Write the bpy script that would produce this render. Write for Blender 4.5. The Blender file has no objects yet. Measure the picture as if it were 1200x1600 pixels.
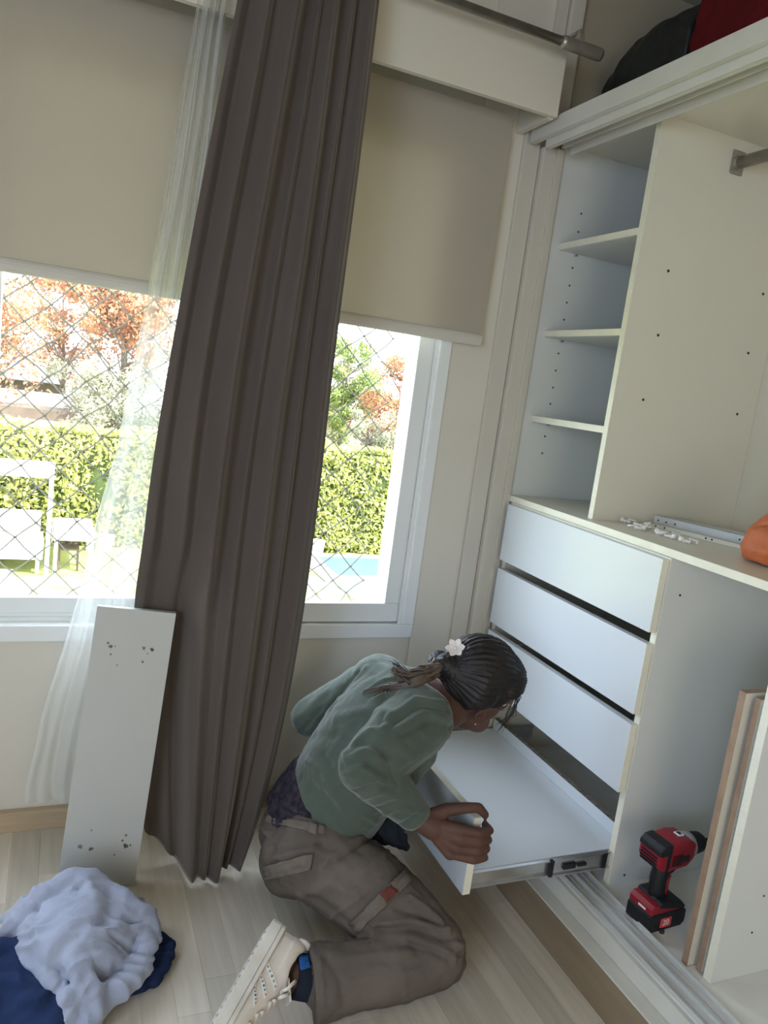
import bpy, bmesh, math, random
import numpy as np
from mathutils import Vector, Matrix, Euler, noise

random.seed(7)
scene = bpy.context.scene
COL = scene.collection

# ------------------------------------------------------------------ camera
CAM = Vector((-1.2361, -1.9497, 1.2255))
ROT = Euler((1.408, -0.1287, -0.3913), 'XYZ')
FPX = 1188.4
cd = bpy.data.cameras.new('camera')
cam = bpy.data.objects.new('camera', cd)
COL.objects.link(cam)
cam.location = CAM
cam.rotation_euler = ROT
cd.sensor_fit = 'VERTICAL'
cd.sensor_height = 24.0
cd.lens = FPX / 1600 * 24.0
cd.clip_start = 0.05
scene.camera = cam
RM = ROT.to_matrix()


def at(u, v, d):
    """room point seen at photo pixel (u, v), d metres deep"""
    return CAM + RM @ Vector(((u - 600) / FPX * d, -(v - 800) / FPX * d, -d))


# ------------------------------------------------------------------ sky, sun, window portal, fill lamps, exposure
world = bpy.data.worlds.new('sky')
scene.world = world
world.use_nodes = True
wn = world.node_tree
wn.nodes.clear()
wo = wn.nodes.new('ShaderNodeOutputWorld')
bg = wn.nodes.new('ShaderNodeBackground')
sky = wn.nodes.new('ShaderNodeTexSky')
sky.sky_type = 'NISHITA'
sky.sun_disc = False
sky.sun_elevation = math.radians(48)
sky.sun_rotation = math.radians(120)
sky.air_density = 1.0
sky.dust_density = 3.0
sky.ozone_density = 1.0
mixw = wn.nodes.new('ShaderNodeMixRGB')
mixw.inputs[0].default_value = 0.55
mixw.inputs[2].default_value = (9.3, 9.9, 11.0, 1)
wn.links.new(sky.outputs[0], mixw.inputs[1])
wn.links.new(mixw.outputs[0], bg.inputs[0])
bg.inputs[1].default_value = 0.74
wn.links.new(bg.outputs[0], wo.inputs[0])

sl = bpy.data.lights.new('sun', 'SUN')
sl.energy = 15.0
sl.angle = math.radians(0.6)
sl.color = (1.0, 0.95, 0.86)
so = bpy.data.objects.new('sun', sl)
COL.objects.link(so)
so.rotation_euler = Vector((-0.50, 0.38, -0.80)).to_track_quat('-Z', 'Y').to_euler()


def area(name, loc, direction, sx, sy, power, color, portal=False):
    l = bpy.data.lights.new(name, 'AREA')
    l.shape = 'RECTANGLE'
    l.size, l.size_y = sx, sy
    l.energy = power
    l.color = color
    if portal:
        l.cycles.is_portal = True
    o = bpy.data.objects.new(name, l)
    COL.objects.link(o)
    o.location = loc
    o.rotation_euler = Vector(direction).to_track_quat('-Z', 'Z').to_euler()
    return o


# portal on the window of the photo; two unseen area lamps added at the left and back walls as fill
area('window_portal', (-1.5, 0.19, 1.22), (0, -1, 0), 2.6, 1.5, 1, (1, 1, 1), portal=True)
area('cool_side_fill', (-2.93, -2.7, 1.10), (1, 0.60, -0.42), 1.7, 1.6, 40, (0.66, 0.80, 1.0))
area('warm_back_fill', (-1.0, -3.92, 0.95), (0.1, 1, -0.15), 1.3, 1.7, 11, (1.0, 0.88, 0.68))

scene.view_settings.view_transform = 'Standard'
scene.view_settings.look = 'None'
scene.view_settings.gamma = 1.0
scene.view_settings.use_curve_mapping = False
scene.view_settings.exposure = 1.02
scene.cycles.use_denoising = True
scene.cycles.max_bounces = 10
scene.cycles.diffuse_bounces = 6
scene.cycles.transparent_max_bounces = 24
scene.cycles.sample_clamp_indirect = 6.0
scene.cycles.caustics_reflective = False
scene.cycles.caustics_refractive = False


# ------------------------------------------------------------------ materials
def mat(name, color, rough=0.6, spec=0.5, var=0.0, vscale=8.0, bump=0.0, bscale=60.0, metal=0.0,
        sheen=0.0, objvar=0.0, emit=None, stretch=(1, 1, 1), color2=None, transl=0.0):
    m = bpy.data.materials.new(name)
    m.use_nodes = True
    nt = m.node_tree
    b = nt.nodes['Principled BSDF']
    b.inputs['Roughness'].default_value = rough
    b.inputs['Specular IOR Level'].default_value = spec
    b.inputs['Metallic'].default_value = metal
    if sheen:
        b.inputs['Sheen Weight'].default_value = sheen
        b.inputs['Sheen Roughness'].default_value = 0.4
    tc = nt.nodes.new('ShaderNodeTexCoord')
    mp = nt.nodes.new('ShaderNodeMapping')
    mp.inputs['Scale'].default_value = stretch
    nt.links.new(tc.outputs['Object'], mp.inputs[0])
    c1 = tuple(color) + (1,)
    c2 = (tuple(color2) if color2 else tuple(max(0, c * (1 - var)) for c in color)) + (1,)
    last = None
    if var or color2:
        n = nt.nodes.new('ShaderNodeTexNoise')
        n.inputs['Scale'].default_value = vscale
        n.inputs['Detail'].default_value = 5
        nt.links.new(mp.outputs[0], n.inputs[0])
        r = nt.nodes.new('ShaderNodeValToRGB')
        r.color_ramp.elements[0].position = 0.35
        r.color_ramp.elements[1].position = 0.65
        r.color_ramp.elements[0].color = c2
        r.color_ramp.elements[1].color = c1
        nt.links.new(n.outputs['Fac'], r.inputs[0])
        last = r.outputs[0]
    if objvar:
        oi = nt.nodes.new('ShaderNodeObjectInfo')
        hsv = nt.nodes.new('ShaderNodeHueSaturation')
        mr = nt.nodes.new('ShaderNodeMapRange')
        mr.inputs[3].default_value = 1 - objvar
        mr.inputs[4].default_value = 1 + objvar * 0.5
        nt.links.new(oi.outputs['Random'], mr.inputs[0])
        nt.links.new(mr.outputs[0], hsv.inputs['Value'])
        if last:
            nt.links.new(last, hsv.inputs['Color'])
        else:
            hsv.inputs['Color'].default_value = c1
        last = hsv.outputs[0]
    if last:
        nt.links.new(last, b.inputs['Base Color'])
    else:
        b.inputs['Base Color'].default_value = c1
    if bump:
        n2 = nt.nodes.new('ShaderNodeTexNoise')
        n2.inputs['Scale'].default_value = bscale
        n2.inputs['Detail'].default_value = 4
        nt.links.new(mp.outputs[0], n2.inputs[0])
        bp = nt.nodes.new('ShaderNodeBump')
        bp.inputs['Strength'].default_value = bump
        bp.inputs['Distance'].default_value = 0.002
        nt.links.new(n2.outputs['Fac'], bp.inputs['Height'])
        nt.links.new(bp.outputs[0], b.inputs['Normal'])
    if emit:
        b.inputs['Emission Color'].default_value = tuple(emit[:3]) + (1,)
        b.inputs['Emission Strength'].default_value = emit[3]
    if transl:
        out = nt.nodes['Material Output']
        tr = nt.nodes.new('ShaderNodeBsdfTranslucent')
        tr.inputs[0].default_value = c1
        if last:
            nt.links.new(last, tr.inputs[0])
        mx = nt.nodes.new('ShaderNodeMixShader')
        mx.inputs[0].default_value = transl
        nt.links.new(b.outputs[0], mx.inputs[1])
        nt.links.new(tr.outputs[0], mx.inputs[2])
        nt.links.new(mx.outputs[0], out.inputs[0])
    return m


def sheer_mat(name, color, through, trans):
    m = bpy.data.materials.new(name)
    m.use_nodes = True
    nt = m.node_tree
    nt.nodes.clear()
    out = nt.nodes.new('ShaderNodeOutputMaterial')
    t = nt.nodes.new('ShaderNodeBsdfTransparent')
    d = nt.nodes.new('ShaderNodeBsdfDiffuse')
    tl = nt.nodes.new('ShaderNodeBsdfTranslucent')
    for x in (d, tl):
        x.inputs[0].default_value = tuple(color) + (1,)
    m1 = nt.nodes.new('ShaderNodeMixShader')
    m1.inputs[0].default_value = trans
    nt.links.new(d.outputs[0], m1.inputs[1])
    nt.links.new(tl.outputs[0], m1.inputs[2])
    m2 = nt.nodes.new('ShaderNodeMixShader')
    m2.inputs[0].default_value = 1 - through
    nt.links.new(t.outputs[0], m2.inputs[1])
    nt.links.new(m1.outputs[0], m2.inputs[2])
    nt.links.new(m2.outputs[0], out.inputs[0])
    return m


def glass_mat():
    m = bpy.data.materials.new('window_glass')
    m.use_nodes = True
    nt = m.node_tree
    nt.nodes.clear()
    out = nt.nodes.new('ShaderNodeOutputMaterial')
    t = nt.nodes.new('ShaderNodeBsdfTransparent')
    t.inputs[0].default_value = (0.95, 0.97, 0.96, 1)
    g = nt.nodes.new('ShaderNodeBsdfGlossy')
    g.inputs['Roughness'].default_value = 0.02
    f = nt.nodes.new('ShaderNodeFresnel')
    f.inputs[0].default_value = 1.45
    mx = nt.nodes.new('ShaderNodeMixShader')
    ge = nt.nodes.new('ShaderNodeNewGeometry')
    om = nt.nodes.new('ShaderNodeMath')          # the inner face of the pane does not reflect totally
    om.operation = 'SUBTRACT'
    om.inputs[0].default_value = 1.0
    nt.links.new(ge.outputs['Backfacing'], om.inputs[1])
    mu = nt.nodes.new('ShaderNodeMath')
    mu.operation = 'MULTIPLY'
    nt.links.new(om.outputs[0], mu.inputs[0])
    nt.links.new(f.outputs[0], mu.inputs[1])
    nt.links.new(mu.outputs[0], mx.inputs[0])
    nt.links.new(t.outputs[0], mx.inputs[1])
    nt.links.new(g.outputs[0], mx.inputs[2])
    nt.links.new(mx.outputs[0], out.inputs[0])
    return m


M = {}
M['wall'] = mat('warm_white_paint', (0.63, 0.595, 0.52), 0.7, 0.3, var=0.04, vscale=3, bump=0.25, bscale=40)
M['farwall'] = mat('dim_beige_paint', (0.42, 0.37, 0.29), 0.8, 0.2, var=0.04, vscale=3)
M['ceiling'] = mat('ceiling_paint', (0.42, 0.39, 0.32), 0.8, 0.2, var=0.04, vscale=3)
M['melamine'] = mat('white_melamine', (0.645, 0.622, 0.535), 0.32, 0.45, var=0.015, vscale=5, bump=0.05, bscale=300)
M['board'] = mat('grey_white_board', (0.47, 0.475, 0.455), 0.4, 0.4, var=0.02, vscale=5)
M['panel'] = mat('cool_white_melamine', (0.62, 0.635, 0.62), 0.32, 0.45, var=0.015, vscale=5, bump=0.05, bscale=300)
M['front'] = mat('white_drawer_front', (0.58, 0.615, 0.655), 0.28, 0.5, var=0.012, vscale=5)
M['edge'] = mat('worn_white_edge_banding', (0.76, 0.735, 0.62), 0.5, 0.4, var=0.06, vscale=30)
M['blind'] = mat('blackout_blind_cloth', (0.52, 0.475, 0.395), 0.85, 0.1, var=0.03, vscale=2, bump=0.3, bscale=900, transl=0.27)
M['bar'] = mat('blind_hem_bar_paint', (0.54, 0.51, 0.45), 0.5, 0.3)
M['pvc'] = mat('white_window_frame', (0.74, 0.76, 0.76), 0.3, 0.5, var=0.02, vscale=6)
M['pelmet'] = mat('pelmet_paint', (0.62, 0.59, 0.50), 0.5, 0.3, var=0.02, vscale=4)
M['trim'] = mat('aged_white_trim_paint', (0.56, 0.53, 0.465), 0.5, 0.35, var=0.025, vscale=5)
M['niche_shade'] = mat('niche_shade_beige', (0.36, 0.32, 0.24), 0.85, 0.15, var=0.05, vscale=4)  # wall beige darkened, the niche's shade is put into the colour
M['fascia'] = mat('fascia_paint', (0.60, 0.585, 0.54), 0.45, 0.4, var=0.06, vscale=12)
M['alu'] = mat('aluminium_track', (0.66, 0.67, 0.67), 0.35, 0.5, metal=0.35, var=0.05, vscale=12, stretch=(4, 0.6, 4))
M['steel'] = mat('zinc_steel', (0.62, 0.64, 0.65), 0.25, 0.5, metal=0.9, var=0.1, vscale=40)
M['rodmetal'] = mat('tarnished_rod_metal', (0.42, 0.40, 0.35), 0.35, 0.5, metal=0.7, var=0.2, vscale=30)
M['dark'] = mat('black_plastic', (0.012, 0.013, 0.017), 0.5, 0.4, var=0.3, vscale=60, bump=0.2, bscale=400)
M['hole'] = mat('dark_screw_hole', (0.05, 0.045, 0.04), 0.9, 0.1)
M['chip'] = mat('chipped_board_core', (0.22, 0.20, 0.17), 0.9, 0.1, color2=(0.10, 0.09, 0.08), vscale=90)
M['wfloor'] = mat('dusty_wardrobe_floor', (0.76, 0.76, 0.75), 0.5, 0.35, color2=(0.64, 0.63, 0.60), vscale=7)
M['mdf'] = mat('raw_fibreboard_edge', (0.34, 0.235, 0.165), 0.85, 0.15, color2=(0.28, 0.19, 0.135), vscale=25, bump=0.4, bscale=200)
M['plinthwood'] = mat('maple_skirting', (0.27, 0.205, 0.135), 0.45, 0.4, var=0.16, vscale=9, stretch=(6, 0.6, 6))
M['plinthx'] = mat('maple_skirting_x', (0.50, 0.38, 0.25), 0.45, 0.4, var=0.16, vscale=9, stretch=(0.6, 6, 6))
M['curtain'] = mat('taupe_velvet', (0.104, 0.085, 0.074), 0.85, 0.15, var=0.14, vscale=5, bump=0.35, bscale=350, sheen=0.32, stretch=(2, 2, 0.5))
M['sheer'] = sheer_mat('white_voile', (0.72, 0.73, 0.71), 0.50, 0.35)
M['glass'] = glass_mat()
M['net'] = mat('net_cord', (0.20, 0.195, 0.18), 0.7, 0.2)
M['white'] = mat('white_plastic', (0.80, 0.79, 0.76), 0.4, 0.5, var=0.04, vscale=20)


def floor_mat():
    m = mat('maple_laminate', (0.66, 0.60, 0.515), 0.34, 0.5, objvar=0.17, color2=(0.585, 0.525, 0.44), vscale=5, stretch=(14, 0.9, 1))
    return m


M['floor'] = floor_mat()


# ------------------------------------------------------------------ mesh helpers
def wm(o):
    b = o.matrix_basis.copy()
    return wm(o.parent) @ o.matrix_parent_inverse @ b if o.parent else b


def link(name, me, parent=None):
    """mesh in room coordinates, kept in place under its parent"""
    o = bpy.data.objects.new(name, me)
    COL.objects.link(o)
    if parent is not None:
        o.parent = parent
        o.matrix_parent_inverse = wm(parent).inverted()
    return o


class MB:
    def __init__(self):
        self.bm = bmesh.new()

    def box(self, x0, x1, y0, y1, z0, z1, bev=0.0, mtx=None):
        b = bmesh.new()
        bmesh.ops.create_cube(b, size=1)
        s = Matrix.Diagonal((abs(x1 - x0), abs(y1 - y0), abs(z1 - z0), 1))
        t = Matrix.Translation(((x0 + x1) / 2, (y0 + y1) / 2, (z0 + z1) / 2))
        bmesh.ops.transform(b, matrix=t @ s, verts=b.verts)
        if bev:
            bmesh.ops.bevel(b, geom=b.edges[:], offset=bev, segments=2, affect='EDGES', profile=0.7)
        if mtx:
            bmesh.ops.transform(b, matrix=mtx, verts=b.verts)
        self.merge(b)
        return self

    def merge(self, b):
        me = bpy.data.meshes.new('tmp')
        b.to_mesh(me)
        b.free()
        self.bm.from_mesh(me)
        bpy.data.meshes.remove(me)

    def tube(self, pts, rad, n=10, closed_ends=True, flat=None, up=None):
        """swept tube; rad float or list; flat = (scale along up)"""
        pts = [Vector(p) for p in pts]
        k = len(pts)
        if not isinstance(rad, (list, tuple)):
            rad = [rad] * k
        rings = []
        prev = Vector(up) if up else None
        for i, p in enumerate(pts):
            t = (pts[min(i + 1, k - 1)] - pts[max(i - 1, 0)]).normalized()
            if prev is None:
                prev = Vector((0, 0, 1)) if abs(t.z) < 0.9 else Vector((1, 0, 0))
            a = (prev - t * prev.dot(t))
            if a.length < 1e-6:
                a = t.orthogonal()
            a.normalize()
            if not up:
                prev = a
            bb = t.cross(a)
            fl = flat if flat else 1.0
            rings.append([self.bm.verts.new(p + (a * math.cos(q) * fl + bb * math.sin(q)) * rad[i])
                          for q in [2 * math.pi * j / n for j in range(n)]])
        for i in range(k - 1):
            for j in range(n):
                self.bm.faces.new((rings[i][j], rings[i][(j + 1) % n], rings[i + 1][(j + 1) % n], rings[i + 1][j]))
        if closed_ends:
            self.bm.faces.new(rings[0][::-1])
            self.bm.faces.new(rings[-1])
        return self

    def cap(self, p0, r0, p1, r1, n=16):
        """tapered capsule"""
        p0, p1 = Vector(p0), Vector(p1)
        d = p1 - p0
        L = max(d.length, 1e-5)
        t = d / L
        pts, rr = [], []
        for a in (0.02, 0.3, 0.6, 0.85):
            pts.append(p0 - t * r0 * math.cos(a * math.pi / 2)); rr.append(r0 * math.sin(a * math.pi / 2))
        pts.append(p0); rr.append(r0)
        pts.append(p1); rr.append(r1)
        for a in (0.85, 0.6, 0.3, 0.02):
            pts.append(p1 + t * r1 * math.cos(a * math.pi / 2)); rr.append(r1 * math.sin(a * math.pi / 2))
        a0 = t.orthogonal().normalized()
        b0 = t.cross(a0)
        rings = [[self.bm.verts.new(p + (a0 * math.cos(2 * math.pi * j / n) + b0 * math.sin(2 * math.pi * j / n)) * r)
                  for j in range(n)] for p, r in zip(pts, rr)]
        for i in range(len(pts) - 1):
            for j in range(n):
                self.bm.faces.new((rings[i][j], rings[i][(j + 1) % n], rings[i + 1][(j + 1) % n], rings[i + 1][j]))
        self.bm.faces.new(rings[0][::-1])
        self.bm.faces.new(rings[-1])
        return self

    def chain(self, pts):
        """list of (point, radius)"""
        for (a, ra), (b, rb) in zip(pts[:-1], pts[1:]):
            self.cap(a, ra, b, rb)
        return self

    def ell(self, c, ax, sub=3):
        """ellipsoid: centre, three axis vectors (with length)"""
        b = bmesh.new()
        bmesh.ops.create_icosphere(b, subdivisions=sub, radius=1)
        m = Matrix((ax[0], ax[1], ax[2])).transposed().to_4x4()
        bmesh.ops.transform(b, matrix=Matrix.Translation(c) @ m, verts=b.verts)
        if m.determinant() < 0:
            bmesh.ops.reverse_faces(b, faces=b.faces)
        self.merge(b)
        return self

    def loft(self, rings, close=True):
        """rings: list of (centre, U, V) ellipse half axes vectors"""
        n = 24
        rs = []
        for c, U, V in rings:
            rs.append([self.bm.verts.new(Vector(c) + Vector(U) * math.cos(2 * math.pi * j / n) + Vector(V) * math.sin(2 * math.pi * j / n)) for j in range(n)])
        for i in range(len(rs) - 1):
            for j in range(n):
                self.bm.faces.new((rs[i][j], rs[i][(j + 1) % n], rs[i + 1][(j + 1) % n], rs[i + 1][j]))
        if close:
            self.bm.faces.new(rs[0][::-1])
            self.bm.faces.new(rs[-1])
        return self

    def cyl(self, p0, p1, r, r2=None, n=20, bev=0.0):
        r2 = r if r2 is None else r2
        return self.tube([p0, p1], [r, r2], n)

    def quad(self, a, b, c, d):
        self.bm.faces.new([self.bm.verts.new(x) for x in (a, b, c, d)])
        return self

    def prism(self, poly, axis, t0, t1, mtx=None, bev=0.0):
        """extrude 2D polygon along axis ('x','y','z') from t0 to t1"""
        b = bmesh.new()

        def P(p, t):
            if axis == 'x':
                return Vector((t, p[0], p[1]))
            if axis == 'y':
                return Vector((p[0], t, p[1]))
            return Vector((p[0], p[1], t))
        v0 = [b.verts.new(P(p, t0)) for p in poly]
        v1 = [b.verts.new(P(p, t1)) for p in poly]
        n = len(poly)
        b.faces.new(v0)
        b.faces.new(v1[::-1])
        for i in range(n):
            b.faces.new((v0[i], v1[i], v1[(i + 1) % n], v0[(i + 1) % n]))
        bmesh.ops.recalc_face_normals(b, faces=b.faces)
        if bev:
            bmesh.ops.bevel(b, geom=b.edges[:], offset=bev, segments=2, affect='EDGES', profile=0.7)
        if mtx:
            bmesh.ops.transform(b, matrix=mtx, verts=b.verts)
        self.merge(b)
        return self

    def mesh(self, name, mats, smooth=False):
        if not isinstance(mats, (list, tuple)):
            mats = [mats]
        bmesh.ops.recalc_face_normals(self.bm, faces=self.bm.faces)
        me = bpy.data.meshes.new(name)
        self.bm.to_mesh(me)
        self.bm.free()
        for m in mats:
            me.materials.append(m)
        if smooth:
            me.shade_smooth()
        return me

    def build(self, name, m, parent=None, smooth=False):
        return link(name, self.mesh(name, m, smooth), parent)


def tag(o, label, cat, group=None, kind=None):
    o['label'] = label
    o['category'] = cat
    if group:
        o['group'] = group
    if kind:
        o['kind'] = kind
    return o


def empty(name, loc, label=None, cat=None, group=None):
    o = bpy.data.objects.new(name, None)
    o.empty_display_size = 0.1
    COL.objects.link(o)
    o.location = loc
    if label:
        tag(o, label, cat, group)
    return o


def struct(o):
    o['kind'] = 'structure'
    return o


def stuff(o):
    o['kind'] = 'stuff'
    return o


def remesh(mb, voxel, smooth_it=6, mats=None, name='form'):
    """union of the overlapping closed pieces as one continuous surface"""
    bmesh.ops.recalc_face_normals(mb.bm, faces=mb.bm.faces)
    me = bpy.data.meshes.new(name)
    mb.bm.to_mesh(me)
    mb.bm.free()
    o = bpy.data.objects.new(name, me)
    COL.objects.link(o)
    r = o.modifiers.new('r', 'REMESH')
    r.mode = 'VOXEL'
    r.voxel_size = voxel
    if smooth_it:
        s = o.modifiers.new('s', 'SMOOTH')
        s.factor = 0.5
        s.iterations = smooth_it
    dg = bpy.context.evaluated_depsgraph_get()
    dg.update()
    out = bpy.data.meshes.new_from_object(o.evaluated_get(dg))
    bpy.data.objects.remove(o)
    bpy.data.meshes.remove(me)
    out.name = name
    out.materials.clear()
    for m in (mats if isinstance(mats, (list, tuple)) else [mats]):
        if m:
            out.materials.append(m)
    out.shade_smooth()
    return out


def seg_dist(P, a, b):
    a = np.array(a); b = np.array(b)
    d = b - a
    t = np.clip(((P - a) @ d) / max(d @ d, 1e-12), 0, 1)
    q = a + t[:, None] * d
    return np.linalg.norm(P - q, axis=1), t


def get_pn(me):
    n = len(me.vertices)
    P = np.empty(n * 3); me.vertices.foreach_get('co', P)
    N = np.empty(n * 3); me.vertex_normals.foreach_get('vector', N)
    return P.reshape(-1, 3), N.reshape(-1, 3)


def set_p(me, P):
    me.vertices.foreach_set('co', P.astype(np.float32).ravel())
    me.update()


def crease(me, lines, noise_amp=0.0, noise_scale=10.0):
    """push the surface along its normal near polylines: (points, amplitude, width)"""
    P, N = get_pn(me)
    off = np.zeros(len(P))
    for pts, amp, w in lines:
        best = np.full(len(P), 9.0)
        for a, b in zip(pts[:-1], pts[1:]):
            d, t = seg_dist(P, a, b)
            best = np.minimum(best, d)
        L0 = np.array(pts[0]); L1 = np.array(pts[-1])
        g = np.exp(-(best / w) ** 2)
        off += amp * g
    if noise_amp:
        off += np.array([noise.fractal(Vector(p) * noise_scale, 1.0, 2.0, 3) for p in P]) * noise_amp
    set_p(me, P + N * off[:, None])
    return me


# ================================================================== THE ROOM SHELL
XL, XR, YB, ZC = -3.0, 0.545, -4.0, 2.42
WX0, WX1, WZ0, WZ1 = -2.75, -0.245, 0.506, 1.93      # window opening
g = MB()
g.box(XL, XR, YB, 0.0, -0.08, -0.001)
floor = struct(g.build('floor', M['floor']))
for i in range(34):                                     # laminate strips with a real joint
    x1 = -0.139 - i * 0.064
    y = 0.0 - random.uniform(0, 0.3)
    first = True
    y1 = -0.002
    while y1 > -2.3:
        ln = random.uniform(0.28, 0.46)
        if first:
            ln *= random.uniform(0.35, 1)
            first = False
        y0 = max(y1 - ln, -2.35)
        b = MB().box(x1 - 0.0634, x1, y0 + 0.0005, y1, -0.004, 0.0, bev=0.0004)
        me = b.mesh('plank', M['floor'])
        link('plank', me, floor)
        y1 = y0

g = MB()
g.box(XL, XR, YB, 0.2, ZC, ZC + 0.15)
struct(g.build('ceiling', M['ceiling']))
g = MB()                                                # window wall with its opening
g.box(XL - 0.1, WX1, 0.008, 0.2, -3.0, WZ0)
g.box(XL - 0.1, WX0, 0.008, 0.2, WZ0, WZ1)
g.box(XL - 0.1, WX1, 0.008, 0.2, WZ1, ZC)
g.box(WX1, XR + 0.1, 0.0, 0.2, -3.0, ZC)
struct(g.build('wall_window', M['wall']))
struct(MB().box(XR, XR + 0.1, YB, 0.0, -0.08, ZC).build('wall_right', M['wall']))
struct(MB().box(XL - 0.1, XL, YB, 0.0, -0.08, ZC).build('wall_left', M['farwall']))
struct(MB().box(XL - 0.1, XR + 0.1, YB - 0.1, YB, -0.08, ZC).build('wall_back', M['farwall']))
g = MB().box(XL, -0.14, -0.012, 0.0078, 0.0, 0.055, bev=0.002)
struct(g.build('baseboard_window', M['plinthx']))
g = MB().box(XL + 0.0, XL + 0.012, YB, -0.015, 0.0, 0.055, bev=0.002)
struct(g.build('baseboard_left', M['plinthwood']))
# moulded jamb strips beside the wardrobe
g = MB()
g.box(-0.115, -0.062, -0.012, 0.0, 0.0, 2.02, bev=0.004)
g.box(-0.060, 0.0, -0.030, 0.0, 0.15, 1.93, bev=0.004)
g.box(-0.022, 0.0, -0.040, -0.028, 0.15, 1.93, bev=0.003)
struct(g.build('trim_1', M['trim']))
g = MB()
g.box(-0.075, -0.045, -0.02, 0.0, 2.02, ZC, bev=0.003)
g.box(-0.043, 0.0, -0.032, 0.0, 1.975, ZC, bev=0.006)
struct(g.build('trim_2', M['trim']))
struct(MB().box(0.002, 0.543, -0.012, -0.0005, 1.968, ZC - 0.001).build('niche_shade_lining', M['niche_shade']))  # lining added over the wall to paint the niche dimmer

# ---- window: outer frame, three sashes
FY0, FY1 = 0.0, 0.06
win = struct(MB().box(WX0, WX1, -0.006, 0.07, WZ0, WZ0 + 0.040, bev=0.003)
             .box(WX1 - 0.036, WX1, -0.0062, 0.07, WZ0 + 0.0402, WZ1 - 0.0402, bev=0.003)
             .box(WX0, WX0 + 0.036, -0.0062, 0.07, WZ0 + 0.0402, WZ1 - 0.0402, bev=0.003)
             .box(WX1 - 0.060, WX1 - 0.030, 0.038, 0.068, WZ0 + 0.035, WZ1 - 0.03)
             .box(WX0 + 0.03, WX1 - 0.03, 0.036, 0.068, WZ0 + 0.035, WZ0 + 0.060)
             .box(WX0, WX1, -0.006, 0.07, WZ1 - 0.04, WZ1, bev=0.003)
             .box(WX0 + 0.036, WX1 - 0.034, 0.03, 0.036, WZ0 + 0.038, WZ0 + 0.05, bev=0.001)
             .box(WX1 - 0.046, WX1 - 0.034, 0.004, 0.010, WZ0 + 0.038, WZ1, bev=0.001)
             .build('window_1', M['pvc']))


def sash(x0, x1, y, wl, wr):
    g = MB()
    z0, z1 = 0.549, WZ1 - 0.042
    g.box(x0, x1, y, y + 0.022, z0, 0.605, bev=0.003)
    g.box(x0, x1, y, y + 0.022, z1 - 0.05, z1, bev=0.003)
    g.box(x0, x0 + wl, y, y + 0.022, 0.6052, z1 - 0.0502, bev=0.003)
    g.box(x1 - wr, x1, y, y + 0.022, 0.6052, z1 - 0.0502, bev=0.003)
    f = g.build('sash', M['pvc'], win)
    p = MB().box(x0 + wl - 0.004, x1 - wr + 0.004, y + 0.009, y + 0.013, 0.601, z1 - 0.046).build('glass_pane', M['glass'], f)
    return f


sash(-0.86, -0.290, 0.012, 0.05, 0.048)
sash(-1.425, -0.835, 0.038, 0.05, 0.05)
sash(-2.715, -1.375, 0.012, 0.05, 0.055)

# white outer rail that the net is hooked on, with the net itself
net = empty('safety_net', (-1.3, 0.16, 0.57), 'knotted diamond mesh safety net of thin cord stretched outside the window', 'net')
g = MB()
g.box(-0.298, -0.266, 0.135, 0.185, 0.53, 1.92, bev=0.002)
g.box(WX0, -0.30, 0.135, 0.185, 0.515, 0.535, bev=0.002)
g.build('edge_rail', M['pvc'], net)
NP = {}
CW, CH = 0.098, 0.092
mbn = MB()
random.seed(3)


def knot(i, j):
    if (i, j) not in NP:
        NP[(i, j)] = Vector((-2.7 + i * CW / 2 + random.uniform(-.006, .006), 0.165 + random.uniform(-.004, .004),
                             0.54 + j * CH / 2 + random.uniform(-.006, .006)))
    return NP[(i, j)]


for i in range(0, 49):
    for j in range(0, 30):
        if (i + j) % 2:
            continue
        a = knot(i, j)
        for di in (-1, 1):
            ii, jj = i + di, j + 1
            if 0 <= ii < 49 and jj < 30:
                b = knot(ii, jj)
                mid = (a + b) / 2 + Vector((random.uniform(-.004, .004), 0, random.uniform(-.005, .002)))
                mbn.tube([a, mid, b], 0.0019, n=4, closed_ends=False)
stuff(mbn.build('cord_mesh', M['net'], net))
mbn = MB()
for k, a in NP.items():
    mbn.cap(a - Vector((0.002, 0, 0.001)), 0.0030, a + Vector((0.002, 0, 0.001)), 0.0030, n=5)
stuff(mbn.build('knots', M['net'], net))

# ---- roller blinds
def blind(x0, x1, ztop, zbot, y, label):
    t = empty('roller_blind', ((x0 + x1) / 2, y, zbot), label, 'roller blind', 'roller blinds over the window')
    n = 14
    g = MB()
    vs = []
    for i in range(n + 1):
        x = x0 + (x1 - x0) * i / n
        vs.append(x)
    g.box(x0, x1, y - 0.0008, y + 0.0008, zbot + 0.028, ztop)
    g.build('blind_cloth', M['blind'], t)
    g = MB().tube([(x0, y, zbot + 0.016), (x1, y, zbot + 0.016)], 0.016, n=12, flat=1.0)
    me = g.mesh('hem_bar', M['bar'])
    P, N = get_pn(me)
    P[:, 1] = y + (P[:, 1] - y) * 0.45
    set_p(me, P)
    link('hem_bar', me, t)
    MB().tube([(x0, y - 0.03, ztop + 0.05), (x1, y - 0.03, ztop + 0.05)], 0.022, n=16).build('roller_tube', M['bar'], t, True)
    return t


blind(-2.30, -0.90, 1.98, 1.365, -0.030, 'grey-white roller blind half lowered over the left window, behind the curtains')
blind(-0.86, -0.172, 1.98, 1.372, -0.030, 'grey-white roller blind half lowered over the right window, beside the wardrobe')
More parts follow.
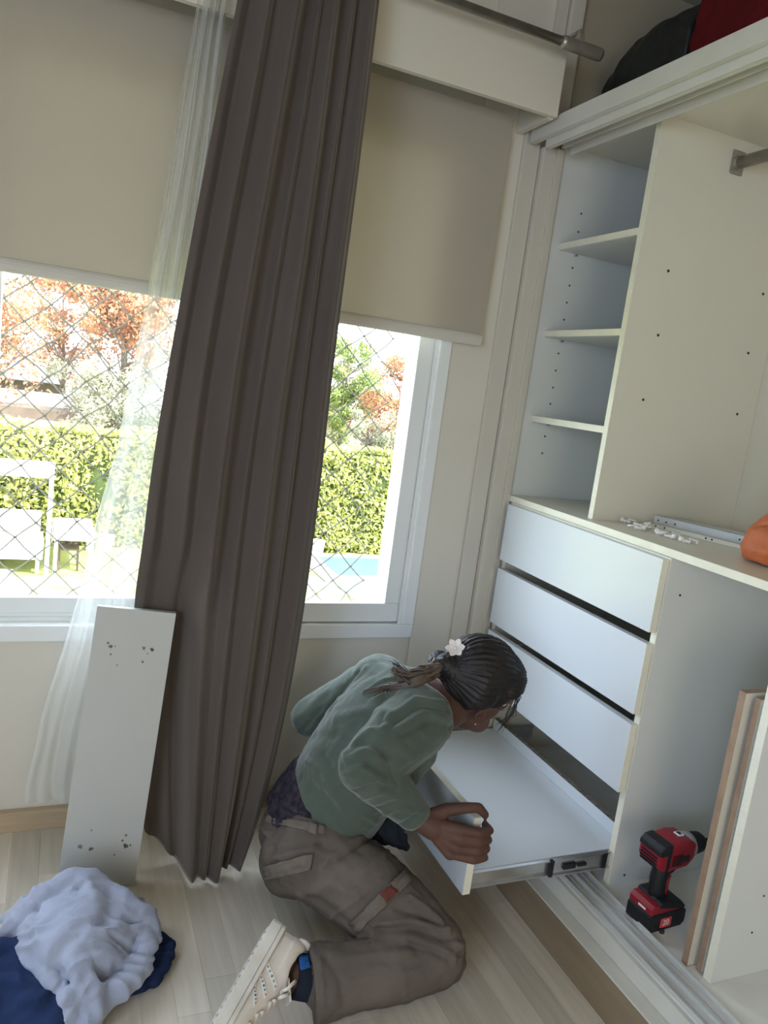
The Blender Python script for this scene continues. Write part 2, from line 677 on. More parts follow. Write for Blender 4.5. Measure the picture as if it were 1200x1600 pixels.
# small metal guide catch at the frame corner
# ---- pelmet
pel = empty('pelmet', (-1.4, -0.17, 1.955), 'white painted pelmet box above the window, under the curtain rod', 'pelmet')
MB().box(-2.95, -0.124, -0.172, -0.154, 1.952, 2.115, bev=0.0015).build('front_board', M['pelmet'], pel)
MB().box(-0.142, -0.1245, -0.154, -0.001, 1.950, 2.115, bev=0.0015).build('end_board', M['pelmet'], pel)
MB().box(-2.95, -0.142, -0.154, -0.001, 2.095, 2.113).build('top_board', M['pelmet'], pel)

# ---- curtain rod
rod = empty('curtain_rod', (-1.3, -0.25, 2.086), 'thin tarnished metal curtain rod in front of the pelmet', 'curtain rod')
MB().tube([(-2.9, -0.25, 2.086), (-0.175, -0.25, 2.086)], 0.0105, n=16).build('pole', M['rodmetal'], rod, True)
g = MB().tube([(-0.195, -0.25, 2.086), (-0.188, -0.25, 2.086), (-0.186, -0.25, 2.086), (-0.085, -0.25, 2.086), (-0.078, -0.25, 2.086)],
              [0.012, 0.015, 0.0150, 0.0150, 0.0135], n=18)
g.build('end_cap', M['rodmetal'], rod, True)
g = MB().box(-0.152, -0.138, -0.26, -0.240, 2.095, 2.112, bev=0.002).box(-0.149, -0.141, -0.245, -0.001, 2.118, 2.126, bev=0.001)
g.box(-0.149, -0.141, -0.252, -0.240, 2.100, 2.126, bev=0.001).box(-0.160, -0.130, -0.004, 0.0, 2.095, 2.150, bev=0.001)
g.build('bracket', M['rodmetal'], rod)


# ================================================================== CURTAINS
def interp(tab, z):
    zs = [a for a, b in tab]; vs = [b for a, b in tab]
    return float(np.interp(z, zs, vs))


CUR_L = [(0.0, -0.975), (0.2, -1.010), (0.4, -1.042), (0.65, -1.064), (0.85, -1.058), (1.1, -1.040), (1.36, -1.020), (1.6, -0.997), (1.96, -0.958), (2.1, -0.943)]
CUR_R = [(0.0, -0.762), (0.15, -0.730), (0.33, -0.700), (0.68, -0.674), (1.06, -0.668), (1.5, -0.662), (2.05, -0.655), (2.1, -0.655)]
PL = np.polyfit([a for a, b in CUR_L], [b for a, b in CUR_L], 4)
PR = np.polyfit([a for a, b in CUR_R], [b for a, b in CUR_R], 4)
# uneven gathers: centre along the width, width, depth, how much each one opens towards the floor
FOLDS = [(0.03, .045, .55, .7), (0.20, .050, .75, .8), (0.385, .060, 1.0, 1.3), (0.53, .030, .55, .4), (0.655, .050, .95, .9),
         (0.80, .036, .60, .7), (0.93, .045, .85, .8)]


def curtain_y(s, z, h):
    best, acc = 0.0, 0.0
    for k, (c, w, d, o) in enumerate(FOLDS):
        cc = c + 0.016 * math.sin(2.1 * h + k * 1.9) * (1 - h * .4) + 0.008 * math.sin(5 * h + k)
        ww = w * (1 + 0.30 * (1 - h) * math.sin(k * 2.3) + 0.30 * (1 - h))
        dd = d * (0.80 + 0.25 * o * (1 - h))
        u = (s - cc) / ww
        u = u * (1.25 if u > 0 else 0.85)
        acc += (dd * math.exp(-(u * u + 0.035) ** 0.8)) ** 3
    y = -0.053 * acc ** (1 / 3)
    y += 0.030
    gather = 0.0012 * math.cos(2 * math.pi * 13 * s + 2.3 * math.sin(7 * s)) * h ** 2.5
    bulge = 0.030 * math.exp(-((s - 0.42) / 0.25) ** 2) * (1 - h) ** 1.3
    fine = 0.010 * noise.noise(Vector((s * 5, z * 1.1, 3.3))) + 0.0025 * noise.noise(Vector((s * 13, z * 2.4, 9)))
    back = max(0.0, min(1.0, (0.46 - s) / 0.22)) * max(0.0, min(1.0, (0.86 - z) / 0.22))
    back = back * back * (3 - 2 * back)
    bulge *= 1 - back
    y = y * (1 - 0.55 * back) + 0.085 * back          # tucked behind the leaning board
    return -0.262 + y - 0.030 * (1 - h) - gather - bulge + fine


ns, nz = 300, 150
verts, faces = [], []
for j in range(nz + 1):
    h = j / nz
    for i in range(ns + 1):
        s = i / ns
        bottom = 0.012 + 0.075 * max(0.0, (0.35 - s) / 0.35) ** 1.6 + 0.02 * max(0, (s - 0.5)) + 0.006 * math.sin(17 * s)
        z = bottom + (2.075 - bottom) * h
        xl, xr = float(np.polyval(PL, z)), float(np.polyval(PR, z))
        x = xl + (xr - xl) * s + 0.003 * noise.noise(Vector((s * 8, z * 2, 1)))
        verts.append((x, curtain_y(s, z, h), z))
for j in range(nz):
    for i in range(ns):
        a = j * (ns + 1) + i
        faces.append((a, a + 1, a + ns + 2, a + ns + 1))
me = bpy.data.meshes.new('taupe_curtain')
me.from_pydata(verts, [], faces)
me.materials.append(M['curtain'])
me.shade_smooth()
cur = link('velvet_curtain', me)
md = cur.modifiers.new('thick', 'SOLIDIFY')
md.thickness = 0.0022
md.offset = 0
tag(cur, 'heavy taupe velvet curtain gathered in deep folds, hanging from the rod to the floor', 'curtain')

SH_L = [(0.14, -1.262), (0.19, -1.266), (0.36, -1.243), (0.55, -1.200), (0.656, -1.180), (0.85, -1.150), (1.02, -1.118), (1.36, -1.080), (1.65, -1.052), (1.93, -1.030), (2.1, -1.02)]
ns, nz = 150, 110
verts, faces = [], []
for j in range(nz + 1):
    h = j / nz
    for i in range(ns + 1):
        s = i / ns
        zb = 0.150 - 0.02 * math.sin(s * 9) + 0.02 * s
        z = zb + (2.075 - zb) * h
        xl = interp(SH_L, z)
        xr = -0.955 - 0.03 * math.sin(3 * h)
        puff = math.exp(-((z - 0.25) / 0.13) ** 2)
        x = xl + (xr - xl) * (s ** 0.9) + 0.004 * noise.noise(Vector((s * 6, z * 5, 2)))
        y = -0.175 - 0.018 * math.cos(2 * math.pi * 3.6 * s + 0.7 * math.sin(3 * h)) - 0.02 * puff * math.cos(4 * s) \
            - 0.006 * math.cos(2 * math.pi * 9.3 * s) + 0.012 * noise.noise(Vector((s * 5, z * 9, 7))) * (0.3 + puff)
        y += 0.02 * math.exp(-s / 0.05) + 0.065 * (1 - h) ** 1.5 - 0.010 * h
        verts.append((x, y, z))
for j in range(nz):
    for i in range(ns):
        a = j * (ns + 1) + i
        faces.append((a, a + 1, a + ns + 2, a + ns + 1))
me = bpy.data.meshes.new('sheer')
me.from_pydata(verts, [], faces)
me.materials.append(M['sheer'])
me.shade_smooth()
sh = link('sheer_curtain', me)
tag(sh, 'translucent white voile curtain hanging left of the taupe curtain, behind the leaning shelf board', 'curtain')

# ================================================================== WARDROBE
YE = -2.75                 # wardrobe's near end, out of frame
ward = empty('wardrobe', (0.26, -1.2, 0.0), 'tall white built-in wardrobe with open shelves and hanging space, doors removed', 'wardrobe')
T = 0.018
ZW = 0.96                  # worktop
ZT = 1.946                 # inside ceiling
ZP = 0.15                  # inside floor
# plinth steps and floor track
MB().box(-0.139, -0.116, YE, -0.013, 0.0, 0.095, bev=0.0015).build('plinth_face', M['plinthwood'], ward)
g = MB().box(-0.139, -0.105, YE, -0.013, 0.0955, 0.1005, bev=0.001)
g.box(-0.1155, 0.545, YE, -0.013, 0.0, 0.0955)
g.box(-0.104, -0.094, YE, -0.013, 0.0958, 0.142, bev=0.002)
g.build('plinth_step', M['fascia'], ward)
MB().box(-0.0935, 0.540, YE, -0.031, 0.0958, ZP).build('base_board', M['wfloor'], ward)
g = MB()
g.box(-0.098, -0.024, YE, -0.05, ZP + 0.0002, ZP + 0.003)
for x in (-0.0975, -0.0655, -0.0625, -0.0265):
    g.box(x, x + 0.0022, YE, -0.05, ZP + 0.003, ZP + 0.0105, bev=0.0006)
for x in (-0.082, -0.046):
    g.box(x, x + 0.003, YE, -0.05, ZP + 0.003, ZP + 0.007, bev=0.0006)
g.build('floor_track', M['alu'], ward)
# header
MB().box(-0.112, -0.094, YE, -0.034, 1.925, 1.966, bev=0.0015).build('fascia', M['fascia'], ward)
MB().box(-0.0935, 0.540, YE, -0.034, 1.9475, 1.966).build('top_board', M['fascia'], ward)
g = MB()
g.box(-0.0925, -0.010, YE, -0.085, 1.936, 1.945, bev=0.001)
for x in (-0.0925, -0.062, -0.040, -0.0125):
    g.box(x, x + 0.0028, YE, -0.085, 1.905 if x < -0.08 or x > -0.02 else 1.915, 1.937, bev=0.0006)
g.tube([(-0.080, -0.083, 1.914), (-0.080, YE, 1.914)], 0.009, n=10)
g.build('header_track', M['fascia'], ward)
# carcass
MB().box(0.002, 0.522, -0.030, -0.012, ZP, 1.9475, bev=0.0008).build('side_panel', M['panel'], ward)
MB().box(0.034, 0.520, -0.383, -0.365, ZW, ZT, bev=0.0008).build('divider', M['melamine'], ward)
MB().box(0.0325, 0.0339, -0.3828, -0.3652, ZW + 0.001, ZT - 0.001).build('divider_edge', M['edge'], ward)
MB().box(0.521, 0.530, YE, -0.031, ZP, ZT).build('back_panel', M['melamine'], ward)
MB().box(0.000, 0.520, YE, -0.031, ZT - 0.0005, ZT + 0.001).build('ceiling_lining', M['melamine'], ward)
for z in (1.689, 1.4455, 1.200):
    b = MB().box(0.036, 0.519, -0.3645, -0.0305, z - T, z, bev=0.0008).build('shelf', M['panel'], ward)
    MB().box(0.0342, 0.0359, -0.3640, -0.0310, z - T + 0.0008, z - 0.0008).build('edge_banding', M['edge'], b)
g = MB()
zs = [1.782, 1.732, 1.632, 1.582, 1.534, 1.485, 1.388, 1.338, 1.288, 1.240, 1.143, 1.092]
for z in zs:
    g.tube([(0.092, -0.0302, z), (0.092, -0.0318, z)], 0.0026, n=8)
for (x, z) in ((0.131, 1.600), (0.136, 1.443), (0.126, 1.279), (0.450, 1.441), (0.455, 1.277), (0.460, 1.598)):
    g.tube([(x, -0.3828, z), (x, -0.3845, z)], 0.0036, n=8)
stuff(g.build('peg_holes', M['hole'], ward))
g = MB()
for z in (1.666, 1.423, 1.178):
    for x in (0.094, 0.42):
        g.tube([(x, -0.0302, z), (x, -0.040, z)], 0.0032, n=8)
stuff(g.build('shelf_pegs', M['steel'], ward))
# clothes rail of the wardrobe
rl = MB().tube([(0.284, -0.388, 1.889), (0.284, YE, 1.889)], 0.0125, n=16, flat=1.25).build('hanging_rail', M['rodmetal'], ward, True)
g = MB().box(0.264, 0.304, -0.389, -0.3835, 1.862, 1.918, bev=0.004)
g.tube([(0.284, -0.3885, 1.889), (0.284, -0.396, 1.889)], 0.017, n=16)
g.build('rail_socket', M['rodmetal'], rl)

# ---- worktop
wt = empty('worktop', (0.26, -1.2, ZW - T), 'long white worktop board above the drawers, with slides and hooks on it', 'worktop')
MB().box(0.0, 0.520, YE, -0.031, ZW - T, ZW, bev=0.0008).build('board', M['melamine'], wt)
MB().box(-0.0012, 0.0, YE, -0.0315, ZW - T + 0.0006, ZW - 0.0006).build('edge_banding', M['edge'], wt)

# ---- drawer cabinet
cab = empty('drawer_cabinet', (0.26, -0.38, ZP), 'white drawer cabinet with three closed drawers and its lowest drawer space open', 'cabinet')
ZB = ZW - T - 0.001
sp = MB().box(0.0, 0.515, -0.709, -0.691, ZP, ZB, bev=0.0008).build('side_panel', M['panel'], cab)
MB().box(-0.0012, 0.0, -0.7085, -0.6915, ZP + 0.001, ZB).build('edge_banding', M['edge'], sp)
MB().box(0.006, 0.515, -0.058, -0.040, ZP, ZB, bev=0.0008).build('side_panel', M['melamine'], cab)
MB().box(0.500, 0.515, -0.690, -0.059, ZP, ZB).build('back_panel', M['melamine'], cab)
MB().box(0.000, 0.014, -0.690, -0.059, 0.925, ZB).build('front_strip', M['edge'], cab)
g = MB()
for (x, z) in ((0.043, 0.858), (0.043, 0.170), (0.475, 0.858)):
    g.tube([(x, -0.7088, z), (x, -0.7102, z)], 0.0028, n=8)
stuff(g.build('screw_holes', M['hole'], cab))
for k, (z0, z1, dx) in enumerate(((0.770, 0.937, 0.0), (0.577, 0.744, 0.0), (0.386, 0.553, 0.0))):
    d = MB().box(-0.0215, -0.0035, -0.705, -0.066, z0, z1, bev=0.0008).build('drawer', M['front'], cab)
    MB().box(-0.0215, -0.0035, -0.7062, -0.7050, z0 + 0.001, z1 - 0.001).build('edge_banding', M['edge'], d)
    g = MB()
    g.box(-0.003, 0.46, -0.677, -0.662, z0 + 0.02, z0 + 0.12)
    g.box(-0.003, 0.46, -0.090, -0.075, z0 + 0.02, z0 + 0.12)
    g.box(0.445, 0.46, -0.662, -0.090, z0 + 0.02, z0 + 0.12)
    g.box(-0.003, 0.445, -0.662, -0.090, z0 + 0.025, z0 + 0.035)
    g.build('drawer_box', M['melamine'], d)
    for y in (-0.690, -0.074):
        MB().box(0.004, 0.46, y, y + 0.012, z0 + 0.05, z0 + 0.09).build('drawer_slide', M['steel'], d)

# ---- the pulled-out lowest drawer
pd = empty('open_drawer', (-0.16, -0.38, 0.18), 'lowest white drawer pulled far out on its steel slides, held by the kneeling person', 'drawer')
fr = MB().box(-0.395, -0.377, -0.705, -0.066, 0.184, 0.362, bev=0.0008).build('drawer_front', M['front'], pd)
MB().box(-0.3948, -0.3772, -0.7062, -0.7050, 0.185, 0.361).build('edge_banding', M['edge'], fr)
MB().box(-0.3948, -0.3772, -0.7045, -0.0665, 0.362, 0.3632).build('edge_banding', M['edge'], fr)
MB().box(-0.3765, 0.062, -0.689, -0.073, 0.2155, 0.2315, bev=0.0008).build('drawer_bottom', M['front'], pd)
bk = MB().box(0.046, 0.062, -0.689, -0.073, 0.232, 0.264, bev=0.0008).build('drawer_back', M['front'], pd)
MB().box(0.0465, 0.0615, -0.6885, -0.0735, 0.264, 0.2650).build('edge_banding', M['chip'], bk)
for y, s in ((-0.690, -1), (-0.072, 1)):
    g = MB()                                   # outer channel (bright), inner member and ball cage
    yy = y - 0.010 if s < 0 else y
    g.box(-0.376, 0.05, yy + 0.007, yy + 0.010, 0.192, 0.2285)
    g.box(-0.376, 0.05, yy, yy + 0.010, 0.2265, 0.2290, bev=0.0006)
    g.box(-0.376, 0.05, yy, yy + 0.010, 0.1915, 0.1940, bev=0.0006)
    sl_ = g.build('slide', M['steel'], pd)
    g = MB().box(-0.165, 0.20, yy + 0.001 - (0.003 if s < 0 else -0.003), yy + 0.006, 0.189, 0.193)
    g.box(-0.165, 0.20, yy + 0.001 - (0.003 if s < 0 else -0.003), yy + 0.006, 0.2275, 0.2315)
    g.box(-0.165, 0.20, yy + 0.002, yy + 0.005, 0.193, 0.2275)
    g.build('slide_member', M['steel'], sl_)
    for q in ((-0.172, -0.162, yy - 0.003, yy + 0.006, 0.190, 0.231, 0.002), (-0.135, -0.100, yy - 0.0035, yy + 0.003, 0.204, 0.218, 0.003),
              (-0.095, -0.070, yy - 0.0035, yy + 0.003, 0.206, 0.214, 0.003), (-0.025, -0.012, yy - 0.003, yy + 0.006, 0.192, 0.230, 0.002)):
        MB().box(*q[:6], bev=q[6]).build('slide_clip', M['dark'], sl_)


# ================================================================== GARDEN BELOW THE WINDOW (camera is one floor up)
GZ = -3.0
random.seed(11)
M['grass'] = mat('sunlit_grass', (0.14, 0.17, 0.045), 0.9, 0.1, color2=(0.24, 0.25, 0.09), vscale=1.6, bump=0.6, bscale=40)
M['paving'] = mat('pale_paving', (0.50, 0.48, 0.42), 0.8, 0.2, color2=(0.40, 0.38, 0.33), vscale=3)
M['coping'] = mat('grey_stone_coping', (0.15, 0.15, 0.145), 0.8, 0.2, var=0.1, vscale=5)
M['pool'] = mat('pool_water', (0.05, 0.085, 0.115), 0.5, 0.2, color2=(0.04, 0.07, 0.10), vscale=2, bump=0.4, bscale=6)
M['turq'] = mat('shallow_pool_water', (0.055, 0.12, 0.105), 0.5, 0.2, color2=(0.085, 0.15, 0.10), vscale=5, bump=0.3, bscale=9)
M['leafhedge'] = mat('hedge_leaf', (0.17, 0.20, 0.035), 0.5, 0.4, color2=(0.34, 0.34, 0.10), vscale=9, transl=0.35)
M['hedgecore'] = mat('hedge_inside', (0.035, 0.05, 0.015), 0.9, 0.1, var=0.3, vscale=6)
M['leaforange'] = mat('autumn_leaf', (0.24, 0.085, 0.045), 0.6, 0.3, color2=(0.36, 0.20, 0.10), vscale=2, transl=0.35)
M['leafpale'] = mat('pale_grey_green_leaf', (0.17, 0.18, 0.11), 0.6, 0.3, color2=(0.30, 0.29, 0.20), vscale=3, transl=0.3)
M['leafgreen'] = mat('mid_green_leaf', (0.12, 0.17, 0.045), 0.6, 0.3, color2=(0.20, 0.24, 0.07), vscale=3, transl=0.35)
M['bark'] = mat('grey_bark', (0.13, 0.11, 0.09), 0.9, 0.1, var=0.4, vscale=12)
M['roof'] = mat('slate_roof', (0.08, 0.085, 0.095), 0.8, 0.2, var=0.2, vscale=5)
M['tile'] = mat('red_clay_roof', (0.22, 0.10, 0.07), 0.8, 0.2, var=0.2, vscale=5)
M['render'] = mat('pale_house_render', (0.42, 0.38, 0.33), 0.8, 0.2, var=0.06, vscale=2)
M['fencewood'] = mat('brown_shed_wood', (0.08, 0.06, 0.045), 0.8, 0.2, var=0.3, vscale=4)
M['whitemetal'] = mat('white_garden_metal', (0.82, 0.82, 0.80), 0.5, 0.4)
M['cushion'] = mat('pale_outdoor_cushion', (0.42, 0.39, 0.35), 0.9, 0.1, var=0.05, vscale=4)
M['terracotta'] = mat('pale_terracotta', (0.58, 0.40, 0.28), 0.8, 0.2, var=0.1, vscale=8)

struct(MB().box(-30, 40, 0.3, 60, GZ - 0.2, GZ).build('garden_lawn', M['grass']))
struct(MB().box(-9.0, -1.9, 11.4, 13.3, GZ, GZ + 0.012).build('trim_3', M['paving']))
# pool: coping, deep part, shallow ledge
pool = empty('swimming_pool', (6.6, 13.6, GZ), 'rectangular blue swimming pool edged with pale coping in front of the hedge', 'pool')
g = MB()
for (x0, x1, y0, y1) in ((4.1, 9.6, 12.85, 13.35), (4.1, 9.6, 15.05, 15.3), (4.1, 4.55, 13.35, 15.05), (2.9, 4.05, 12.3, 13.2)):
    g.box(x0, x1, y0, y1, GZ, GZ + 0.03, bev=0.006)
stuff(g.build('coping', M['coping'], pool))
MB().box(4.55, 9.6, 13.35, 15.05, GZ, GZ + 0.012).build('deep_water', M['pool'], pool)
MB().box(4.3, 9.6, 11.2, 12.8, GZ, GZ + 0.012).build('shallow_water', M['turq'], pool)


def leaves(pts_fn, n, size, material, name, parent=None):
    vs, fs = [], []
    for k in range(n):
        p, nrm = pts_fn()
        s = size * random.uniform(0.6, 1.3)
        a = Vector((random.gauss(0, 1), random.gauss(0, 1), random.gauss(0, 1)))
        nn = (nrm * 1.1 + a * 0.8).normalized()
        u = nn.orthogonal().normalized()
        u.rotate(Matrix.Rotation(random.uniform(0, 6.28), 3, nn))
        w = nn.cross(u)
        b = len(vs)
        vs += [p - u * s, p - w * s * 0.45, p + u * s, p + w * s * 0.45]
        fs.append((b, b + 1, b + 2, b + 3))
    me = bpy.data.meshes.new(name)
    me.from_pydata(vs, [], fs)
    me.materials.append(material)
    return stuff(link(name, me, parent))


def hedge(x0, x1, y0, y1, ztop, label, n):
    t = empty('clipped_hedge', ((x0 + x1) / 2, y0, GZ), label, 'hedge', 'clipped hedge behind the garden')
    b = bmesh.new()
    bmesh.ops.create_cube(b, size=1)
    bmesh.ops.subdivide_edges(b, edges=b.edges, cuts=14, use_grid_fill=True)
    bmesh.ops.transform(b, matrix=Matrix.Translation(((x0 + x1) / 2, (y0 + y1) / 2, (GZ + ztop) / 2)) @ Matrix.Diagonal((x1 - x0 - .1, y1 - y0 - .15, ztop - GZ - .05, 1)), verts=b.verts)
    for v in b.verts:
        v.co += Vector((0, noise.noise(v.co * 1.3) * 0.12, noise.noise(v.co * 1.1 + Vector((9, 9, 9))) * 0.12 if v.co.z > ztop - .4 else 0))
    g = MB(); g.bm.free(); g.bm = b
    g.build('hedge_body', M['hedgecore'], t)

    def f():
        if random.random() < 0.66:
            x = random.uniform(x0, x1); z = random.uniform(GZ + 0.02, ztop)
            y = y0 + noise.noise(Vector((x * 1.3, z * 1.3, 0))) * 0.16 + random.uniform(-.08, .1)
            return Vector((x, y, z)), Vector((0, -1, 0.3))
        x = random.uniform(x0, x1); y = random.uniform(y0, y1)
        z = ztop + noise.noise(Vector((x * 1.6, y, 5))) * 0.16 + abs(random.gauss(0, .07))
        return Vector((x, y, z)), Vector((0, -.3, 1))
    leaves(f, n, 0.07, M['leafhedge'], 'leaves', t)
    return t


hedge(-4.5, 3.1, 15.4, 16.6, -0.62, 'long clipped yellow-green hedge behind the white canopy and garden table', 15000)
hedge(3.12, 9.6, 15.6, 16.8, -0.50, 'clipped yellow-green hedge behind the swimming pool', 14000)


def tree(x, y, h, crown, rad, mat_, label, n, size, trunk_r=0.12, cluster=26, bare=0.0):
    t = empty('garden_tree', (x, y, GZ), label, 'tree')
    g = MB()
    rnd = random.Random(int(x * 100) + 5)
    top = GZ + h
    g.tube([(x, y, GZ), (x + rnd.uniform(-.1, .1), y, GZ + h * 0.4), (x + rnd.uniform(-.2, .2), y, GZ + h * 0.85)], [trunk_r, trunk_r * .75, trunk_r * .25], n=7)
    for k in range(22):
        a = rnd.uniform(0, 6.28)
        z0 = GZ + h * rnd.uniform(0.28, 0.75)
        r = rad * rnd.uniform(0.5, 0.95)
        e = Vector((x + math.cos(a) * r, y + math.sin(a) * r, z0 + h * rnd.uniform(0.08, 0.25)))
        m_ = (Vector((x, y, z0)) * 0.55 + e * 0.45) + Vector((0, 0, -0.1))
        g.tube([(x, y, z0), m_, e], [trunk_r * .35, trunk_r * .2, trunk_r * .06], n=5)
    g.build('trunk', M['bark'], t)
    blobs = []
    for k in range(cluster):
        a = rnd.uniform(0, 6.28); q = rnd.uniform(0, 1) ** 0.6
        zz = rnd.uniform(-1, 1)
        rr = math.sqrt(max(0, 1 - zz * zz))
        blobs.append((Vector((x + math.cos(a) * rr * rad * q, y + math.sin(a) * rr * rad * q, top - crown / 2 + zz * crown / 2 * q)), rad * rnd.uniform(0.18, 0.34)))

    def f():
        c, r = random.choice(blobs)
        d = Vector((random.gauss(0, 1), random.gauss(0, 1), random.gauss(0, 1))).normalized()
        return c + d * r * random.uniform(0.5, 1.1), d
    leaves(f, n, size, mat_, 'foliage', t)
    return t


tree(-2.9, 21.0, 7.6, 5.2, 2.3, M['leaforange'], 'thin orange autumn tree at the left edge of the left window', 5200, 0.07, cluster=24)
tree(-1.3, 24.0, 7.0, 4.0, 1.5, M['leaforange'], 'sparse orange autumn tree with a pale trunk behind the shed', 4200, 0.07, 0.09, cluster=18)
tree(0.3, 21.5, 7.8, 5.0, 2.0, M['leaforange'], 'dense orange autumn tree behind the hedge beside the voile curtain', 11000, 0.075, cluster=34)
tree(-0.3, 19.6, 4.6, 3.3, 1.5, M['leafpale'], 'pale grey-green bushy tree behind the hedge beside the voile curtain', 11000, 0.055, cluster=30)
tree(1.6, 19.0, 5.0, 3.8, 1.2, M['leafpale'], 'pale green bushy tree seen through the voile curtain', 3600, 0.06, cluster=26)
tree(7.2, 24.0, 5.9, 5.2, 1.0, M['leafgreen'], 'slim pointed green tree in the right window beside the taupe curtain', 7500, 0.07, cluster=24)
tree(8.9, 26.5, 6.0, 4.6, 1.7, M['leafgreen'], 'rounded green tree behind the white chimney', 9000, 0.07, cluster=26)
tree(9.0, 21.0, 6.2, 5.0, 1.5, M['leaforange'], 'orange autumn tree at the right edge of the right window', 9500, 0.065, cluster=34)
tree(7.3, 19.2, 3.5, 1.9, 1.0, M['leafpale'], 'low grey-green shrub behind the pool hedge', 4500, 0.05, cluster=20)

# dark shed with a pale sloping roof behind the hedge
sh_ = empty('garden_shed', (-2.0, 20.0, GZ), 'low brown shed with a pale sloping roof behind the long hedge', 'shed')
MB().box(-4.6, -0.4, 19.4, 22.0, GZ, -0.45).build('shed_wall', M['fencewood'], sh_)
MB().prism([(18.6, -0.95), (18.6, -0.88), (22.2, -0.18), (22.2, -0.25)], 'x', -4.9, -0.2).build('shed_roof', M['render'], sh_)
for i in range(12):
    MB().box(-4.6 + i * 0.35, -4.6 + i * 0.35 + 0.32, 19.37, 19.4, GZ, -0.82).build('plank', M['fencewood'], sh_)
# tall dark house behind it
h1 = empty('neighbour_house', (-2.4, 29.0, GZ), 'dark-roofed house behind the autumn trees in the left window', 'house')
MB().box(-6.5, -1.2, 27, 33, GZ, 0.0).build('wall', M['fencewood'], h1)
MB().prism([(26.4, -0.1), (30, 1.2), (33.6, -0.1)], 'x', -6.9, -0.9).build('roof', M['roof'], h1)
w_ = MB().box(-3.6, -2.6, 26.95, 27.02, -1.6, -0.5).build('window', M['whitemetal'], h1)
MB().box(-3.52, -2.68, 26.93, 26.96, -1.52, -0.58).build('pane', M['pool'], w_)
# house with chimney in the right window
h2 = empty('chimney_house', (9.3, 30.0, GZ), 'low house with a red tiled roof and white chimney in the right window', 'house')
MB().box(8.3, 13.0, 28, 34, GZ, -0.3).build('wall', M['render'], h2)
MB().prism([(27.4, -0.5), (31, 0.75), (34.4, -0.5)], 'x', 8.0, 13.4).build('roof', M['tile'], h2)
ch = MB().box(9.5, 10.3, 28.6, 29.4, -0.3, 1.95, bev=0.02).box(9.42, 10.38, 28.52, 29.48, 1.80, 1.92).build('chimney', M['render'], h2)
h3 = empty('slate_house', (6.6, 27.0, GZ), 'small blue-grey roofed house beside the taupe curtain in the right window', 'house')
MB().box(5.4, 7.6, 26, 30, GZ, -0.2).build('wall', M['render'], h3)
MB().prism([(5.2, -0.25), (6.5, 1.15), (7.8, -0.25)], 'y', 25.7, 30.3).build('roof', M['roof'], h3)

# white canopy day bed
cb = empty('canopy_daybed', (-2.3, 13.6, GZ), 'white outdoor daybed with a flat canopy roof on the lawn', 'daybed')
MB().box(-3.6, -1.30, 12.9, 14.5, -1.17, -1.09, bev=0.01).build('canopy_roof', M['whitemetal'], cb)
for (x, y) in ((-1.34, 12.94), (-1.34, 14.46), (-3.56, 12.94), (-3.56, 14.46)):
    MB().box(x - 0.035, x + 0.035, y - 0.035, y + 0.035, GZ, -1.17, bev=0.006).build('post', M['whitemetal'], cb)
MB().box(-3.5, -1.42, 13.0, 14.4, GZ + 0.28, GZ + 0.36, bev=0.01).build('bed_frame', M['whitemetal'], cb)
MB().box(-3.48, -1.44, 13.02, 14.38, GZ + 0.362, GZ + 0.52, bev=0.05).build('mattress', M['cushion'], cb)
MB().box(-3.48, -1.5, 14.2, 14.38, GZ + 0.525, GZ + 0.95, bev=0.06).build('back_cushion', M['cushion'], cb)
for (x, y) in ((-1.5, 13.1), (-1.5, 14.3), (-3.42, 13.1), (-3.42, 14.3)):
    MB().box(x - 0.03, x + 0.03, y - 0.03, y + 0.03, GZ, GZ + 0.28).build('leg', M['whitemetal'], cb)
# white table with a cloth over its end
tb = empty('garden_table', (-0.95, 13.9, GZ), 'white garden table standing on the grass beside the canopy daybed', 'table')
MB().box(-1.25, -0.52, 13.1, 15.0, GZ + 0.64, GZ + 0.68, bev=0.008).build('tabletop', M['whitemetal'], tb)
for (x, y) in ((-1.20, 13.15), (-0.57, 13.15), (-1.20, 14.95), (-0.57, 14.95)):
    MB().box(x - 0.03, x + 0.03, y - 0.03, y + 0.03, GZ, GZ + 0.64).build('leg', M['whitemetal'], tb)
tc_ = MB()
vs = []
N_ = 16
for i in range(N_ + 1):
    for j in range(N_ + 1):
        u = -0.16 + i / N_ * 0.62; v = j / N_ * 0.9
        x = -1.42 + i / N_ * 0.62; y = 14.0 + v
        over = max(0, -1.26 - x)
        z = GZ + 0.695 - over * 2.2 + 0.012 * noise.noise(Vector((x * 6, y * 6, 0)))
        vs.append(tc_.bm.verts.new((x if over <= 0 else -1.27 - 0.02 * math.sin(v * 14), y, z)))
for i in range(N_):
    for j in range(N_):
        a = i * (N_ + 1) + j
        tc_.bm.faces.new((vs[a], vs[a + N_ + 1], vs[a + N_ + 2], vs[a + 1]))
tag(tc_.build('table_cloth', M['cushion'], None, True), 'white cloth thrown over the corner of the garden table', 'cloth')
